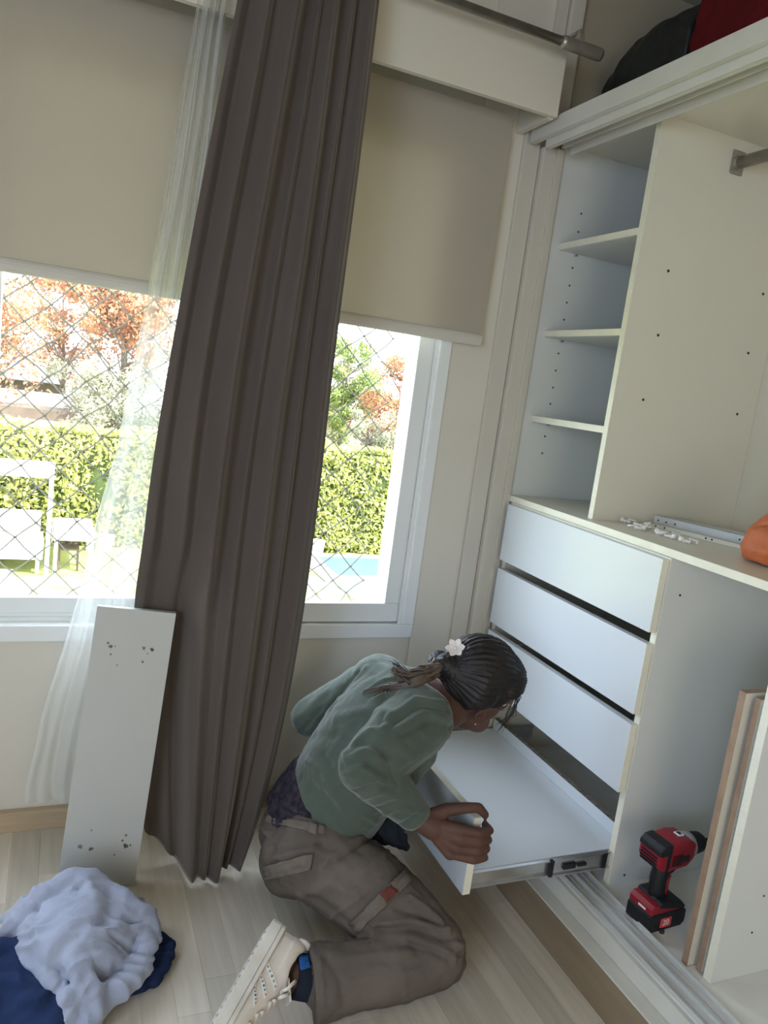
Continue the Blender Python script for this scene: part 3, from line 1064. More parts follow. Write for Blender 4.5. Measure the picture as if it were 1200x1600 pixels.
# wooden chair tucked at the table, plant pot
gc = empty('garden_chair', (-1.0, 13.5, GZ), 'slatted brown garden chair tucked under the white garden table', 'chair')
MB().box(-1.15, -0.78, 13.3, 13.75, GZ + 0.40, GZ + 0.43, bev=0.006).build('seat', M['fencewood'], gc)
for i in range(5):
    MB().box(-1.15 + i * 0.08, -1.10 + i * 0.08, 13.75, 13.775, GZ + 0.43, GZ + 0.63).build('slat', M['fencewood'], gc)
for (x, y) in ((-1.13, 13.33), (-0.80, 13.33), (-1.13, 13.72), (-0.80, 13.72)):
    MB().box(x - 0.018, x + 0.018, y - 0.018, y + 0.018, GZ, GZ + 0.40).build('leg', M['fencewood'], gc)
pt = MB().tube([(-0.25, 15.0, GZ), (-0.25, 15.0, GZ + 0.30), (-0.25, 15.0, GZ + 0.33)], [0.15, 0.21, 0.23], n=16).build('plant_pot', M['terracotta'])
tag(pt, 'pale terracotta plant pot on the grass in front of the hedge', 'plant pot')
pt2 = MB().tube([(4.6, 15.18, GZ + 0.03), (4.6, 15.18, GZ + 0.34), (4.6, 15.18, GZ + 0.38)], [0.16, 0.2, 0.22], n=16).build('plant_pot', M['whitemetal'])
tag(pt2, 'small white plant pot at the far corner of the pool', 'plant pot')


# ================================================================== THINGS IN THE ROOM
# white board with chipped screw marks leaning on the curtain
lb = empty('loose_shelf_board', (-1.10, -0.27, 0.0), 'white shelf board with chipped screw marks leaning against the curtains by the window', 'board')
A0, A1 = Vector((-1.187, -0.262, 0.0115)), Vector((-1.017, -0.280, 0.0005))
B0 = Vector((-1.144, -0.222, 0.668))
ex = (A1 - A0).normalized(); W_ = (A1 - A0).length * 1.0
ez = (B0 - A0); H_ = ez.length; ez.normalize()
ez = (ez - ex * 0 * 1).normalized()
ny = ez.cross(ex).normalized()
# slight skew of the photo board comes from its lean
MX = Matrix((ex, ny, ex.cross(ny) * 1)).transposed().to_4x4()
MX.translation = A0
ez2 = ex.cross(ny)
sgn = 1 if ez2.z > 0 else -1
g = MB().box(0, W_, 0.0, 0.018, 0, H_ * sgn, bev=0.0008, mtx=MX)
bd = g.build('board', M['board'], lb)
random.seed(5)
g = MB()


def chipmark(u, v, r):
    n = 9
    pts = []
    for k in range(n):
        a = 2 * math.pi * k / n
        rr = r * random.uniform(0.55, 1.25)
        pts.append((u + rr * math.cos(a), v + rr * math.sin(a) * 1.0))
    f = [MX @ Vector((p[0], -0.0006, p[1] * sgn)) for p in pts]
    b = [MX @ Vector((p[0], 0.001, p[1] * sgn)) for p in pts]
    vf = [g.bm.verts.new(q) for q in f]; vb = [g.bm.verts.new(q) for q in b]
    g.bm.faces.new(vf)
    for k in range(n):
        g.bm.faces.new((vf[k], vf[(k + 1) % n], vb[(k + 1) % n], vb[k]))


for (u, v, r) in ((0.038, 0.095, .0048), (0.062, 0.090, .0055), (0.057, 0.135, .0022), (0.138, 0.098, .0058), (0.129, 0.110, .0030), (0.148, 0.100, .0026),
                  (0.135, 0.124, .0032), (0.115, 0.076, .0022), (0.040, 0.570, .0042), (0.034, 0.578, .003), (0.050, 0.572, .002), (0.043, 0.552, .0025),
                  (0.112, 0.573, .004), (0.130, 0.571, .0045), (0.122, 0.560, .0018), (0.113, 0.540, .0028), (0.060, 0.528, .0016)):
    chipmark(u, v, r)
stuff(g.build('chipped_marks', M['chip'], lb))

# ---- clothes heap: navy garment under a grey-lavender sweatshirt
M['lav'] = mat('grey_lavender_fleece', (0.36, 0.395, 0.52), 0.95, 0.1, var=0.12, vscale=14, bump=0.6, bscale=500, sheen=0.3)
M['navy'] = mat('navy_cotton', (0.020, 0.035, 0.10), 0.9, 0.1, var=0.3, vscale=12, bump=0.5, bscale=400)


def pile(name, base, bands, material, vox, label, cat, sm=4, na=0.004, ns_=14, creases=(), fat=1.0, sink=0.0, ridged=0.0):
    g = MB()
    for c, a in base:
        g.ell(Vector(c), [Vector(q) for q in a])
    for pts, r, fl in bands:
        # cloth bands: swept rounded folds
        P = [Vector(p) for p in pts]
        Q = []
        for i in range(len(P) - 1):
            p0 = P[max(i - 1, 0)]; p1 = P[i]; p2 = P[i + 1]; p3 = P[min(i + 2, len(P) - 1)]
            for t in (0, .25, .5, .75):
                Q.append(0.5 * ((2 * p1) + (p2 - p0) * t + (2 * p0 - 5 * p1 + 4 * p2 - p3) * t * t + (3 * p1 - p0 - 3 * p2 + p3) * t ** 3))
        Q.append(P[-1])
        Q = [q - Vector((0, 0, sink)) for q in Q]
        rr = [fat * r * (0.75 + 0.25 * math.sin(math.pi * k / (len(Q) - 1))) for k in range(len(Q))]
        g.tube(Q, rr, n=12, flat=fl, up=(0, 0, 1))
    me = remesh(g, vox, sm, material, name)
    crease(me, creases, na, ns_)
    P, N = get_pn(me)
    if ridged:
        rv = []
        for p in P:
            q = Vector(p) * 9
            q = q + noise.noise_vector(q * 0.8) * 0.9
            a_ = noise.noise(Vector((q.x * 1.6, q.y * 0.8, q.z))); b_ = noise.noise(Vector((q.x * 1.4 + 7, q.y * 3.0, q.z * 2)))
            rv.append((1 - abs(a_) * 4) * .65 + (1 - abs(b_) * 4) * .35)
        P = P + N * (np.array(rv) * ridged)[:, None]
    P[:, 2] = np.maximum(P[:, 2], 0.0015)
    set_p(me, P)
    o = link(name, me)
    return tag(o, label, cat)


def fl(u, v, z):
    """room point at height z under photo pixel (u, v)"""
    d = RM @ Vector(((u - 600) / FPX, -(v - 800) / FPX, -1))
    t = (z - CAM.z) / d.z
    return CAM + d * t


V = Vector
pile('navy_garment',
     [(fl(20, 1560, .035), (V((.10, 0, 0)), V((0, .11, 0)), V((0, 0, .045)))), (fl(60, 1590, .03), (V((.08, 0, 0)), V((0, .10, 0)), V((0, 0, .04)))),
      (fl(205, 1500, .018), (V((.065, .03, 0)), V((-.02, .075, 0)), V((0, 0, .022))))],
     [([fl(-30, 1500, .05), fl(20, 1480, .065), fl(60, 1520, .05)], .022, .9), ([fl(-30, 1550, .05), fl(30, 1535, .075), fl(70, 1580, .05)], .022, .9),
      ([fl(235, 1455, .02), fl(262, 1480, .018), fl(235, 1540, .015)], .018, .8), ([fl(170, 1560, .015), fl(225, 1535, .02), fl(262, 1478, .018)], .016, .8),
      ([fl(0, 1600, .04), fl(50, 1560, .07), fl(80, 1600, .04)], .02, .9)],
     M['navy'], 0.005, 'navy blue garment crumpled on the floor under the grey sweatshirt', 'clothing', na=.004, ridged=.005)
pile('grey_sweatshirt',
     [(fl(120, 1470, .055), (V((.115, 0, 0)), V((0, .12, 0)), V((0, 0, .085)))), (fl(200, 1450, .04), (V((.06, 0, 0)), V((0, .07, 0)), V((0, 0, .05)))),
      (fl(60, 1440, .05), (V((.07, .0, 0)), V((0, .06, 0)), V((0, 0, .055)))), (fl(110, 1580, .03), (V((.055, 0, 0)), V((0, .09, 0)), V((0, 0, .035))))],
     [([fl(8, 1455, .05), fl(40, 1420, .10), fl(90, 1375, .135), fl(140, 1372, .135), fl(190, 1400, .11), fl(235, 1430, .08)], .020, .8),
      ([fl(20, 1475, .05), fl(50, 1440, .09), fl(50, 1490, .08), fl(75, 1530, .075), fl(95, 1560, .06), fl(75, 1600, .05)], .018, .75),
      ([fl(110, 1385, .13), fl(105, 1430, .125), fl(118, 1480, .11), fl(130, 1520, .09), fl(145, 1555, .07)], .017, .8),
      ([fl(135, 1375, .135), fl(145, 1410, .13), fl(140, 1450, .115), fl(125, 1495, .10)], .017, .8),
      ([fl(125, 1495, .09), fl(160, 1450, .105), fl(200, 1425, .10), fl(235, 1432, .085), fl(240, 1465, .06)], .015, .75),
      ([fl(135, 1510, .085), fl(170, 1465, .095), fl(212, 1444, .09), fl(240, 1450, .07)], .011, .8),
      ([fl(225, 1450, .075), fl(225, 1490, .06), fl(190, 1530, .055), fl(165, 1550, .05), fl(130, 1590, .04)], .020, .75),
      ([fl(15, 1425, .055), fl(35, 1455, .07), fl(10, 1480, .04)], .016, .8),
      ([fl(70, 1440, .105), fl(85, 1455, .10), fl(80, 1490, .085), fl(90, 1520, .08)], .016, .8),
      ([fl(60, 1600, .035), fl(100, 1560, .065), fl(140, 1540, .07), fl(150, 1575, .05), fl(110, 1605, .03)], .017, .8)],
     M['lav'], 0.0038, 'grey-lavender sweatshirt heaped on the floor in front of the leaning board', 'clothing', sm=5, na=.003, ns_=22, fat=1.35, sink=.010, ridged=.007,
     creases=[([fl(120, 1400, .13), fl(125, 1450, .12), fl(120, 1495, .10)], -.006, .006), ([fl(150, 1480, .10), fl(190, 1445, .10), fl(230, 1440, .08)], -.006, .005),
              ([fl(60, 1420, .11), fl(75, 1480, .09), fl(100, 1530, .08)], -.007, .007)])

# ---- cordless drill standing on the wardrobe floor
M['red'] = mat('red_tool_plastic', (0.26, 0.010, 0.022), 0.42, 0.5, var=0.1, vscale=30)
M['redlabel'] = mat('red_print', (0.75, 0.08, 0.07), 0.5, 0.4)
M['labelwhite'] = mat('white_print', (0.80, 0.80, 0.80), 0.5, 0.4)
M['grey'] = mat('grey_gear_collar', (0.30, 0.31, 0.32), 0.4, 0.5)
DX, DY, DZ = 0.026, -0.832, 0.1502
dr = empty('cordless_drill', (DX, DY, DZ), 'red and black cordless drill standing on its battery on the wardrobe floor', 'drill')
DM = Matrix.Translation((DX, DY, DZ)) @ Matrix.Rotation(math.radians(4), 4, 'Z')


def D(g, name, m, parent=None, smooth=True):
    me = g.mesh(name, m, smooth)
    me.transform(DM)
    return link(name, me, parent or dr)


# battery: profile in x (drill points to +x), width in y
bt = D(MB().prism([(-0.050, 0.0), (0.046, 0.0), (0.056, 0.008), (0.056, 0.036), (0.046, 0.044), (-0.046, 0.044), (-0.053, 0.036), (-0.053, 0.006)], 'y', -0.034, 0.034, bev=0.004), 'battery', M['dark'], smooth=False)
D(MB().box(-0.020, 0.012, -0.0348, -0.0338, 0.008, 0.030, bev=0.0004), 'label', M['redlabel'], bt, False)
D(MB().prism([(-0.052, 0.040), (0.000, 0.034), (0.030, 0.040), (0.050, 0.044), (0.044, 0.052), (-0.020, 0.062), (-0.044, 0.062), (-0.052, 0.054)], 'y', -0.033, 0.033, bev=0.005), 'foot', M['red'], smooth=False)
D(MB().prism([(-0.032, 0.056), (0.046, 0.042), (0.050, 0.048), (0.030, 0.066), (-0.026, 0.068)], 'y', -0.0345, 0.0345, bev=0.004), 'foot_cover', M['dark'], smooth=False)
D(MB().box(-0.0538, -0.0525, -0.016, 0.004, 0.046, 0.050), 'battery_light', M['labelwhite'], smooth=False)
D(MB().loft([((-0.006, 0, 0.058), (0.022, 0, 0), (0, 0.019, 0)), ((-0.010, 0, 0.080), (0.018, 0, 0), (0, 0.017, 0)), ((-0.012, 0, 0.105), (0.019, 0, 0), (0, 0.018, 0)), ((-0.006, 0, 0.130), (0.021, 0, 0), (0, 0.019, 0)), ((0.000, 0, 0.145), (0.026, 0, 0), (0, 0.021, 0))]), 'handle', M['dark'])
D(MB().loft([((0.010, 0, 0.056), (0.016, 0, 0), (0, 0.014, 0)), ((0.004, 0, 0.075), (0.010, 0, 0), (0, 0.0155, 0)), ((0.004, 0, 0.100), (0.0085, 0, 0), (0, 0.0155, 0)), ((0.010, 0, 0.112), (0.008, 0, 0), (0, 0.013, 0))]), 'handle_front', M['red'])
D(MB().prism([(0.016, 0.112), (0.028, 0.118), (0.033, 0.134), (0.032, 0.146), (0.014, 0.146)], 'y', -0.008, 0.008, bev=0.003), 'trigger', M['dark'], smooth=False)
bdy = D(MB().prism([(-0.050, 0.146), (-0.056, 0.160), (-0.055, 0.186), (-0.046, 0.198), (0.010, 0.204), (0.040, 0.200), (0.052, 0.192), (0.052, 0.158), (0.034, 0.142), (-0.030, 0.138)], 'y', -0.030, 0.030, bev=0.008), 'motor_housing', M['red'], smooth=False)
D(MB().prism([(-0.052, 0.178), (-0.0575, 0.180), (-0.056, 0.190), (-0.046, 0.2000), (-0.022, 0.2025), (-0.022, 0.150), (-0.028, 0.137), (-0.034, 0.140), (-0.034, 0.178)], 'y', -0.031, 0.031, bev=0.004), 'rear_grip', M['dark'], bdy, False)
g = MB()
for k in range(5):
    g.box(-0.016 + k * 0.006, -0.013 + k * 0.006, -0.0312, -0.029, 0.150, 0.176)
stuff(D(g, 'vent_slots', M['dark'], bdy, False))
g = MB()
for k in range(4):
    g.box(-0.0578, -0.055, -0.022, 0.022, 0.150 + k * 0.007, 0.153 + k * 0.007)
stuff(D(g, 'rear_vents', M['dark'], bdy, False))
D(MB().box(0.004, 0.034, -0.0315, -0.029, 0.156, 0.170, bev=0.001), 'side_plate', M['dark'], bdy, False)
D(MB().box(0.016, 0.032, -0.008, 0.008, 0.2015, 0.2048, bev=0.0006), 'speed_switch', M['labelwhite'], bdy, False)
D(MB().box(0.020, 0.028, -0.0045, 0.0045, 0.2050, 0.2062, bev=0.0004), 'switch_slider', M['dark'], bdy, False)
D(MB().tube([(0.046, 0, 0.173), (0.050, 0, 0.173), (0.060, 0, 0.173), (0.063, 0, 0.173)], [0.027, 0.0285, 0.0275, 0.024], n=28), 'torque_collar', M['grey'])
D(MB().tube([(0.062, 0, 0.173), (0.066, 0, 0.173), (0.080, 0, 0.173), (0.092, 0, 0.173), (0.104, 0, 0.173), (0.108, 0, 0.173)], [0.022, 0.0235, 0.0235, 0.022, 0.014, 0.008], n=28), 'chuck', M['dark'])
D(MB().tube([(0.106, 0, 0.173), (0.128, 0, 0.173)], [0.0042, 0.0036], n=6), 'drill_bit', M['dark'])


def text(name, body, size, mtx, m, parent, ext=0.0002):
    c = bpy.data.curves.new(name, 'FONT')
    c.body = body
    c.size = size
    c.extrude = ext
    c.align_x = 'CENTER'
    c.align_y = 'CENTER'
    o = bpy.data.objects.new(name, c)
    COL.objects.link(o)
    dg = bpy.context.evaluated_depsgraph_get()
    me = bpy.data.meshes.new_from_object(o.evaluated_get(dg))
    bpy.data.objects.remove(o)
    me.transform(mtx)
    me.materials.clear()
    me.materials.append(m)
    return link(name, me, parent)


RX = Matrix.Rotation(math.radians(90), 4, 'X')
text('printed_number', '20', 0.019, DM @ Matrix.Translation((-0.004, -0.0351, 0.019)) @ RX, M['labelwhite'], bt)

# small dark screw cap lying on the wardrobe floor by the drill
tag(MB().tube([(0.012, -0.872, 0.1503), (0.012, -0.872, 0.155), (0.012, -0.872, 0.158)], [0.0052, 0.0058, 0.003], n=10).build('screw_cap', M['hole'], None, True),
    'tiny dark round screw cap lying on the wardrobe floor in front of the drill', 'screw cap')

# ---- boards standing in the wardrobe on the right
grp = 'raw-edged boards standing in the wardrobe'
a = MB().box(-0.008, 0.50, -0.966, -0.951, 0.1503, 0.742, bev=0.0008).build('fibreboard_panel', M['mdf'])
tag(a, 'farther raw brown-edged fibreboard panel standing behind the white board', 'board', grp)
c_ = MB().box(-0.007, 0.4985, -0.9663, -0.966, 0.152, 0.741).build('white_facing', M['melamine'], a)
MB().box(0.0012, 0.4985, -0.9510, -0.9507, 0.152, 0.741).build('white_facing', M['melamine'], a)
a = MB().box(0.006, 0.50, -0.989, -0.977, 0.1503, 0.738, bev=0.0008).build('fibreboard_panel', M['mdf'])
tag(a, 'nearer raw brown-edged fibreboard panel touching the white board', 'board', grp)
MB().box(0.007, 0.4985, -0.9893, -0.989, 0.152, 0.737).build('white_facing', M['melamine'], a)
a = MB().box(0.004, 0.505, -1.0165, -0.9985, 0.1503, 0.800, bev=0.0008).build('white_panel', M['panel'])
tag(a, 'tall white board standing in front of the brown-edged panels at the right', 'board')
MB().box(0.0028, 0.004, -1.0162, -0.9988, 0.151, 0.799).build('edge_banding', M['edge'], a)
g = MB()
for (x, z) in ((0.09, 0.25), (0.10, 0.33)):
    g.tube([(x, -1.0164, z), (x, -1.0175, z)], 0.0022, n=8)
stuff(g.build('screw_holes', M['hole'], a))

# ---- on the worktop: steel drawer slides, plastic curtain hooks, orange pouch
M['slidewhite'] = mat('white_enamelled_slide', (0.66, 0.70, 0.74), 0.25, 0.6, metal=0.25)
M['slidebeige'] = mat('cream_enamelled_slide', (0.62, 0.60, 0.52), 0.35, 0.5, metal=0.1)


def slide(p0, p1, w, h, m, label):
    p0, p1 = Vector(p0), Vector(p1)
    L = (p1 - p0).length
    t = empty('drawer_slide', (p0 + p1) / 2, label, 'drawer slide', 'loose drawer slides on the worktop')
    ang = math.atan2(p1.y - p0.y, p1.x - p0.x)
    mt = Matrix.Translation(p0) @ Matrix.Rotation(ang, 4, 'Z')
    g = MB().box(0, L, -w / 2, w / 2, 0.0, 0.0018, mtx=mt).box(0, L, -w / 2, -w / 2 + 0.0015, 0, h, mtx=mt).box(0, L, w / 2 - 0.0015, w / 2, 0, h, mtx=mt)
    g.box(0, L, -w / 2, -w / 2 + 0.006, h - 0.0014, h, mtx=mt).box(0, L, w / 2 - 0.006, w / 2, h - 0.0014, h, mtx=mt)
    g.build('channel', m, t)
    g = MB()
    for s in (0.012, 0.035, 0.06, L * .55, L * .6, L * 0.88, L * 0.93):
        g.tube([mt @ Vector((s, -w / 2 - 0.0003, h * .55)), mt @ Vector((s, -w / 2 + 0.0003, h * .55))], 0.0026, n=8)
    stuff(g.build('screw_holes', M['hole'], t))
    return t


slide((0.225, -0.400, ZW), (0.350, -0.800, ZW), 0.014, 0.026, M['slidewhite'], 'bluish-white metal drawer slide lying across the middle of the worktop')
slide((0.300, -0.400, ZW), (0.440, -0.800, ZW), 0.016, 0.024, M['slidebeige'], 'cream drawer slide lying farthest back on the worktop')
slide((0.175, -0.420, ZW), (0.262, -0.720, ZW), 0.016, 0.012, M['slidebeige'], 'flat cream drawer slide lying nearest the worktop front edge')


def hook(x, y, rot, label):
    t = empty('curtain_hook', (x, y, ZW), label, 'hook', 'white plastic hooks on the worktop')
    mt = Matrix.Translation((x, y, ZW)) @ Matrix.Rotation(rot, 4, 'Z')
    g = MB().tube([mt @ Vector((0.000, 0, 0.006)), mt @ Vector((0.010, 0.002, 0.006)), mt @ Vector((0.020, 0.000, 0.006))], [0.0038, 0.0034, 0.0045], n=8)
    g.tube([mt @ Vector((0.004, 0.0, 0.006)), mt @ Vector((0.004, 0.0, 0.0005))], 0.003, n=8)
    g.build('stem', M['white'], t, True)
    pts = []
    for k in range(9):
        a_ = -0.5 + k * 0.55
        pts.append(mt @ Vector((0.026 + 0.009 * math.cos(a_), 0.009 * math.sin(a_), 0.007 + 0.0015 * k * 0.6)))
    MB().tube(pts, 0.0022, n=8).build('loop', M['white'], t, True)
    MB().ell(mt @ Vector((-0.003, 0, 0.008)), (Vector((0.0065, 0, 0)), Vector((0, 0.0065, 0)), Vector((0, 0, 0.0065))), 2).build('ball', M['white'], t, True)


for k, (x, y, r, lab) in enumerate((
        (0.100, -0.372, 0.4, 'white plastic hook lying nearest the divider panel'),
        (0.118, -0.400, -1.2, 'white plastic hook lying tilted just right of the one nearest the divider'),
        (0.140, -0.470, 0.9, 'white plastic hook topmost of the tangled hooks'),
        (0.105, -0.475, -0.6, 'white plastic hook in front of the tangled hooks'),
        (0.095, -0.500, 2.6, 'white plastic hook at the front of the worktop, middle of the row'),
        (0.110, -0.535, -2.0, 'curved white hook right of the tangled hooks'),
        (0.118, -0.560, -1.4, 'white plastic hook beside the flat cream slide'),
        (0.108, -0.590, 1.9, 'white plastic hook with a round ball near the cream slide'),
        (0.104, -0.625, -1.1, 'white plastic hook farthest right in the row, near the orange pouch'))):
    hook(x, y, r, lab)
cd_ = []
for k in range(40):
    a_ = k * 0.55
    cd_.append((0.130 + 0.022 * math.cos(a_) + 0.004 * math.sin(3 * a_) - 0.0006 * k, -0.455 - 0.024 * math.sin(a_ * 0.93) - 0.0014 * k, ZW + 0.004 + 0.0025 * (1 + math.sin(a_ * 2.1)) + 0.0002 * k))
tag(MB().tube(cd_, 0.0013, n=6).build('tangled_cord', M['white'], None, True), 'tangle of thin white cord among the hooks on the worktop', 'cord')

M['orange'] = mat('orange_leather', (0.50, 0.13, 0.045), 0.6, 0.35, var=0.18, vscale=20, bump=0.6, bscale=160)
pc = empty('orange_pouch', (0.185, -0.820, ZW), 'soft orange leather pouch standing on the worktop at the right edge', 'pouch')
g = MB()
g.loft([((0.180, -0.825, ZW + 0.004), (0.060, 0.02, 0), (-0.02, 0.072, 0)), ((0.180, -0.825, ZW + 0.028), (0.070, 0.02, 0), (-0.02, 0.083, 0)),
        ((0.182, -0.830, ZW + 0.069), (0.060, 0.015, 0), (-0.02, 0.074, 0)), ((0.185, -0.840, ZW + 0.108), (0.042, 0.01, 0), (-0.01, 0.060, 0)),
        ((0.187, -0.855, ZW + 0.138), (0.020, 0.005, 0), (-0.01, 0.050, 0))])
me = remesh(g, 0.004, 3, M['orange'], 'pouch_body')
crease(me, [([(0.125, -0.790, ZW + 0.083), (0.145, -0.850, ZW + 0.090), (0.135, -0.910, ZW + 0.076)], -.006, .006)], 0.004, 22)
link('pouch_body', me, pc)
MB().tube([(0.180, -0.802, ZW + 0.137), (0.185, -0.840, ZW + 0.146), (0.188, -0.895, ZW + 0.138)], 0.0035, n=8).build('seam', M['orange'], pc, True)
MB().box(0.181, 0.193, -0.825, -0.805, ZW + 0.141, ZW + 0.149, bev=0.001).build('zip_pull', M['steel'], pc)

# ---- bags on top of the wardrobe
M['blackcloth'] = mat('black_nylon', (0.012, 0.015, 0.014), 0.55, 0.4, var=0.3, vscale=12, bump=0.5, bscale=120)
M['redcloth'] = mat('dark_red_cloth', (0.12, 0.005, 0.008), 0.75, 0.2, var=0.25, vscale=9, bump=0.6, bscale=150)
M['greystripe'] = mat('grey_reflective_strip', (0.16, 0.17, 0.19), 0.5, 0.4)
ZTOP = 1.967
g = MB()
g.loft([((0.20, 0.0 - 0.055, ZTOP + 0.09), (0.0, 0.006, 0.03), (0.10, 0, 0)), ((0.20, -0.075, ZTOP + 0.105), (0.0, 0.01, 0.10), (0.14, 0, 0)),
        ((0.20, -0.14, ZTOP + 0.125), (0.0, 0.0, 0.122), (0.15, 0, 0)), ((0.20, -0.24, ZTOP + 0.145), (0.0, 0.0, 0.142), (0.15, 0, 0)),
        ((0.20, -0.385, ZTOP + 0.145), (0.0, 0.0, 0.14), (0.14, 0, 0))])
me = remesh(g, 0.008, 4, M['blackcloth'], 'black_bag')
crease(me, [([(0.06, -0.10, 2.16), (0.06, -0.25, 2.20)], -.008, .012)], 0.014, 9)
P, N = get_pn(me); P[:, 2] = np.maximum(P[:, 2], ZTOP); P[:, 1] = np.minimum(P[:, 1], -0.036); set_p(me, P)
bb = tag(link('black_bag', me), 'black nylon bag lying on top of the wardrobe beside the red bag', 'bag')
g = MB()
g.loft([((0.20, -0.375, ZTOP + 0.13), (0.0, 0.0, 0.12), (0.12, 0, 0)), ((0.20, -0.41, ZTOP + 0.155), (0.0, 0.0, 0.152), (0.15, 0, 0)), ((0.20, -0.62, ZTOP + 0.165), (0.0, 0.0, 0.160), (0.17, 0, 0)),
        ((0.20, -0.85, ZTOP + 0.150), (0.0, 0.0, 0.147), (0.16, 0, 0)), ((0.20, -0.92, ZTOP + 0.12), (0.0, 0.0, 0.10), (0.13, 0, 0))])
me = remesh(g, 0.008, 4, M['redcloth'], 'red_bag')
crease(me, [([(0.05, -0.45, 2.20), (0.05, -0.7, 2.16)], -.01, .015)], 0.014, 8)
P, N = get_pn(me); P[:, 2] = np.maximum(P[:, 2], ZTOP); P[:, 1] = np.minimum(P[:, 1], -0.398); set_p(me, P)
rb = tag(link('red_bag', me), 'dark red cloth bag lying on top of the wardrobe at the right', 'bag')


# ================================================================== THE PERSON
from mathutils.bvhtree import BVHTree
M['skin'] = mat('skin', (0.112, 0.058, 0.043), 0.6, 0.25, color2=(0.090, 0.044, 0.033), vscale=16, bump=0.25, bscale=220)
M['hoodie'] = mat('green_fleece', (0.084, 0.106, 0.088), 0.95, 0.1, var=0.12, vscale=10, bump=0.6, bscale=420, sheen=0.35)
M['trousers'] = mat('washed_taupe_cotton', (0.140, 0.118, 0.102), 0.9, 0.1, color2=(0.100, 0.083, 0.073), vscale=9, bump=0.5, bscale=380)
M['hem'] = mat('washed_taupe_cotton_seam', (0.165, 0.140, 0.120), 0.9, 0.1, var=0.2, vscale=40, bump=0.5, bscale=380)
M['shirt'] = mat('dark_purple_print_cotton', (0.016, 0.014, 0.022), 0.9, 0.1, color2=(0.050, 0.042, 0.058), vscale=60, bump=0.4, bscale=200)
M['denim'] = mat('dark_blue_cotton', (0.030, 0.040, 0.055), 0.9, 0.1, var=0.3, vscale=20, bump=0.4, bscale=250)
M['hair'] = mat('dark_brown_hair', (0.008, 0.0065, 0.007), 0.55, 0.4, color2=(0.015, 0.011, 0.010), vscale=30)
M['hairend'] = mat('brown_hair_ends', (0.085, 0.055, 0.040), 0.45, 0.5, color2=(0.045, 0.03, 0.022), vscale=30)
M['petal'] = mat('satin_white_petal', (0.72, 0.66, 0.66), 0.35, 0.5)
M['shoe'] = mat('white_leather', (0.66, 0.60, 0.54), 0.5, 0.4, var=0.06, vscale=12, bump=0.25, bscale=250)
M['sole'] = mat('white_rubber_sole', (0.68, 0.65, 0.61), 0.55, 0.4, color2=(0.55, 0.52, 0.47), vscale=14)
M['lace'] = mat('white_cotton_lace', (0.70, 0.64, 0.58), 0.8, 0.2, bump=0.5, bscale=500)
M['sock'] = mat('dark_sock', (0.018, 0.022, 0.035), 0.9, 0.1)
M['sockblue'] = mat('bright_blue_sock_band', (0.04, 0.16, 0.50), 0.9, 0.1, var=0.4, vscale=50)
M['patch'] = mat('dark_red_leather_patch', (0.125, 0.030, 0.026), 0.7, 0.3, var=0.2, vscale=40)
M['eye'] = mat('eye_white', (0.75, 0.72, 0.68), 0.2, 0.5)
M['iris'] = mat('dark_iris', (0.03, 0.02, 0.015), 0.2, 0.5)


def A(u, v, d):
    return at(u, v, d)


def camv(x, y, z):
    return RM @ Vector((x, y, z))


Rsh, Lsh = A(656, 1125, 1.66), A(592, 1068, 1.86)
Relb, Lelb = A(572, 1196, 1.55), A(486, 1120, 1.95)
Wr = Vector((-0.497, -0.655, 0.342))
LWr = Vector((-0.47, -0.26, 0.365))
hipR, hipL = A(492, 1332, 1.70), A(462, 1300, 1.86)
knee = A(672, 1488, 1.58)
ank = A(490, 1534, 1.50)
Lknee = Vector((-0.47, -0.30, 0.095))
Lank = Vector((-0.58, -0.50, 0.055))
pel = (hipR + hipL) / 2
S_t = (Rsh - Lsh).normalized()              # her left -> right


def ring(c, a, b, nxt, skew=0.0):
    ax = (nxt).normalized()
    U = (S_t - ax * S_t.dot(ax)).normalized()
    Vv = ax.cross(U)
    return (c, U * a, Vv * b)


spine = [A(488, 1285, 1.80), A(512, 1250, 1.79), A(548, 1205, 1.77), A(585, 1160, 1.755), A(622, 1118, 1.755), A(650, 1092, 1.755), A(672, 1083, 1.755)]
sw = [(.128, .092), (.135, .096), (.146, .108), (.152, .112), (.150, .104), (.118, .085), (.070, .062)]

# ---- body: one continuous figure
HC = A(747, 1064, 1.76)                      # skull centre
hS = camv(.05, -.55, .83).normalized()
hU = camv(.45, .65, .45)
hU = (hU - hS * hU.dot(hS)).normalized()
hF = hU.cross(hS).normalized()


def H(f, s, u):
    return HC + hF * f + hS * s + hU * u


g = MB()
k = 0.80
rg = []
for i, c in enumerate(spine):
    ax = (spine[min(i + 1, 6)] - spine[max(i - 1, 0)])
    rg.append(ring(c, sw[i][0] * k, sw[i][1] * k, ax))
g.loft(rg)
g.chain([(Lsh, .046), (Rsh, .046)])
g.chain([(Rsh, .044), (Relb, .036), (Wr + (Relb - Wr) * .12, .025)])
g.chain([(Lsh, .044), (Lelb, .036), (LWr, .024)])
g.ell(pel + Vector((0, 0, .01)), [(hipR - hipL).normalized() * .135, Vector((.6, .5, .2)).normalized() * .085, Vector((0, 0, .085))])
g.chain([(hipR, .075), (knee, .052)])
g.chain([(knee, .050), ((knee + ank) / 2 + Vector((0, 0, .008)), .050), (A(468, 1528, 1.49), .034)])
g.chain([(hipL, .070), (Lknee, .050), (Lank, .036)])
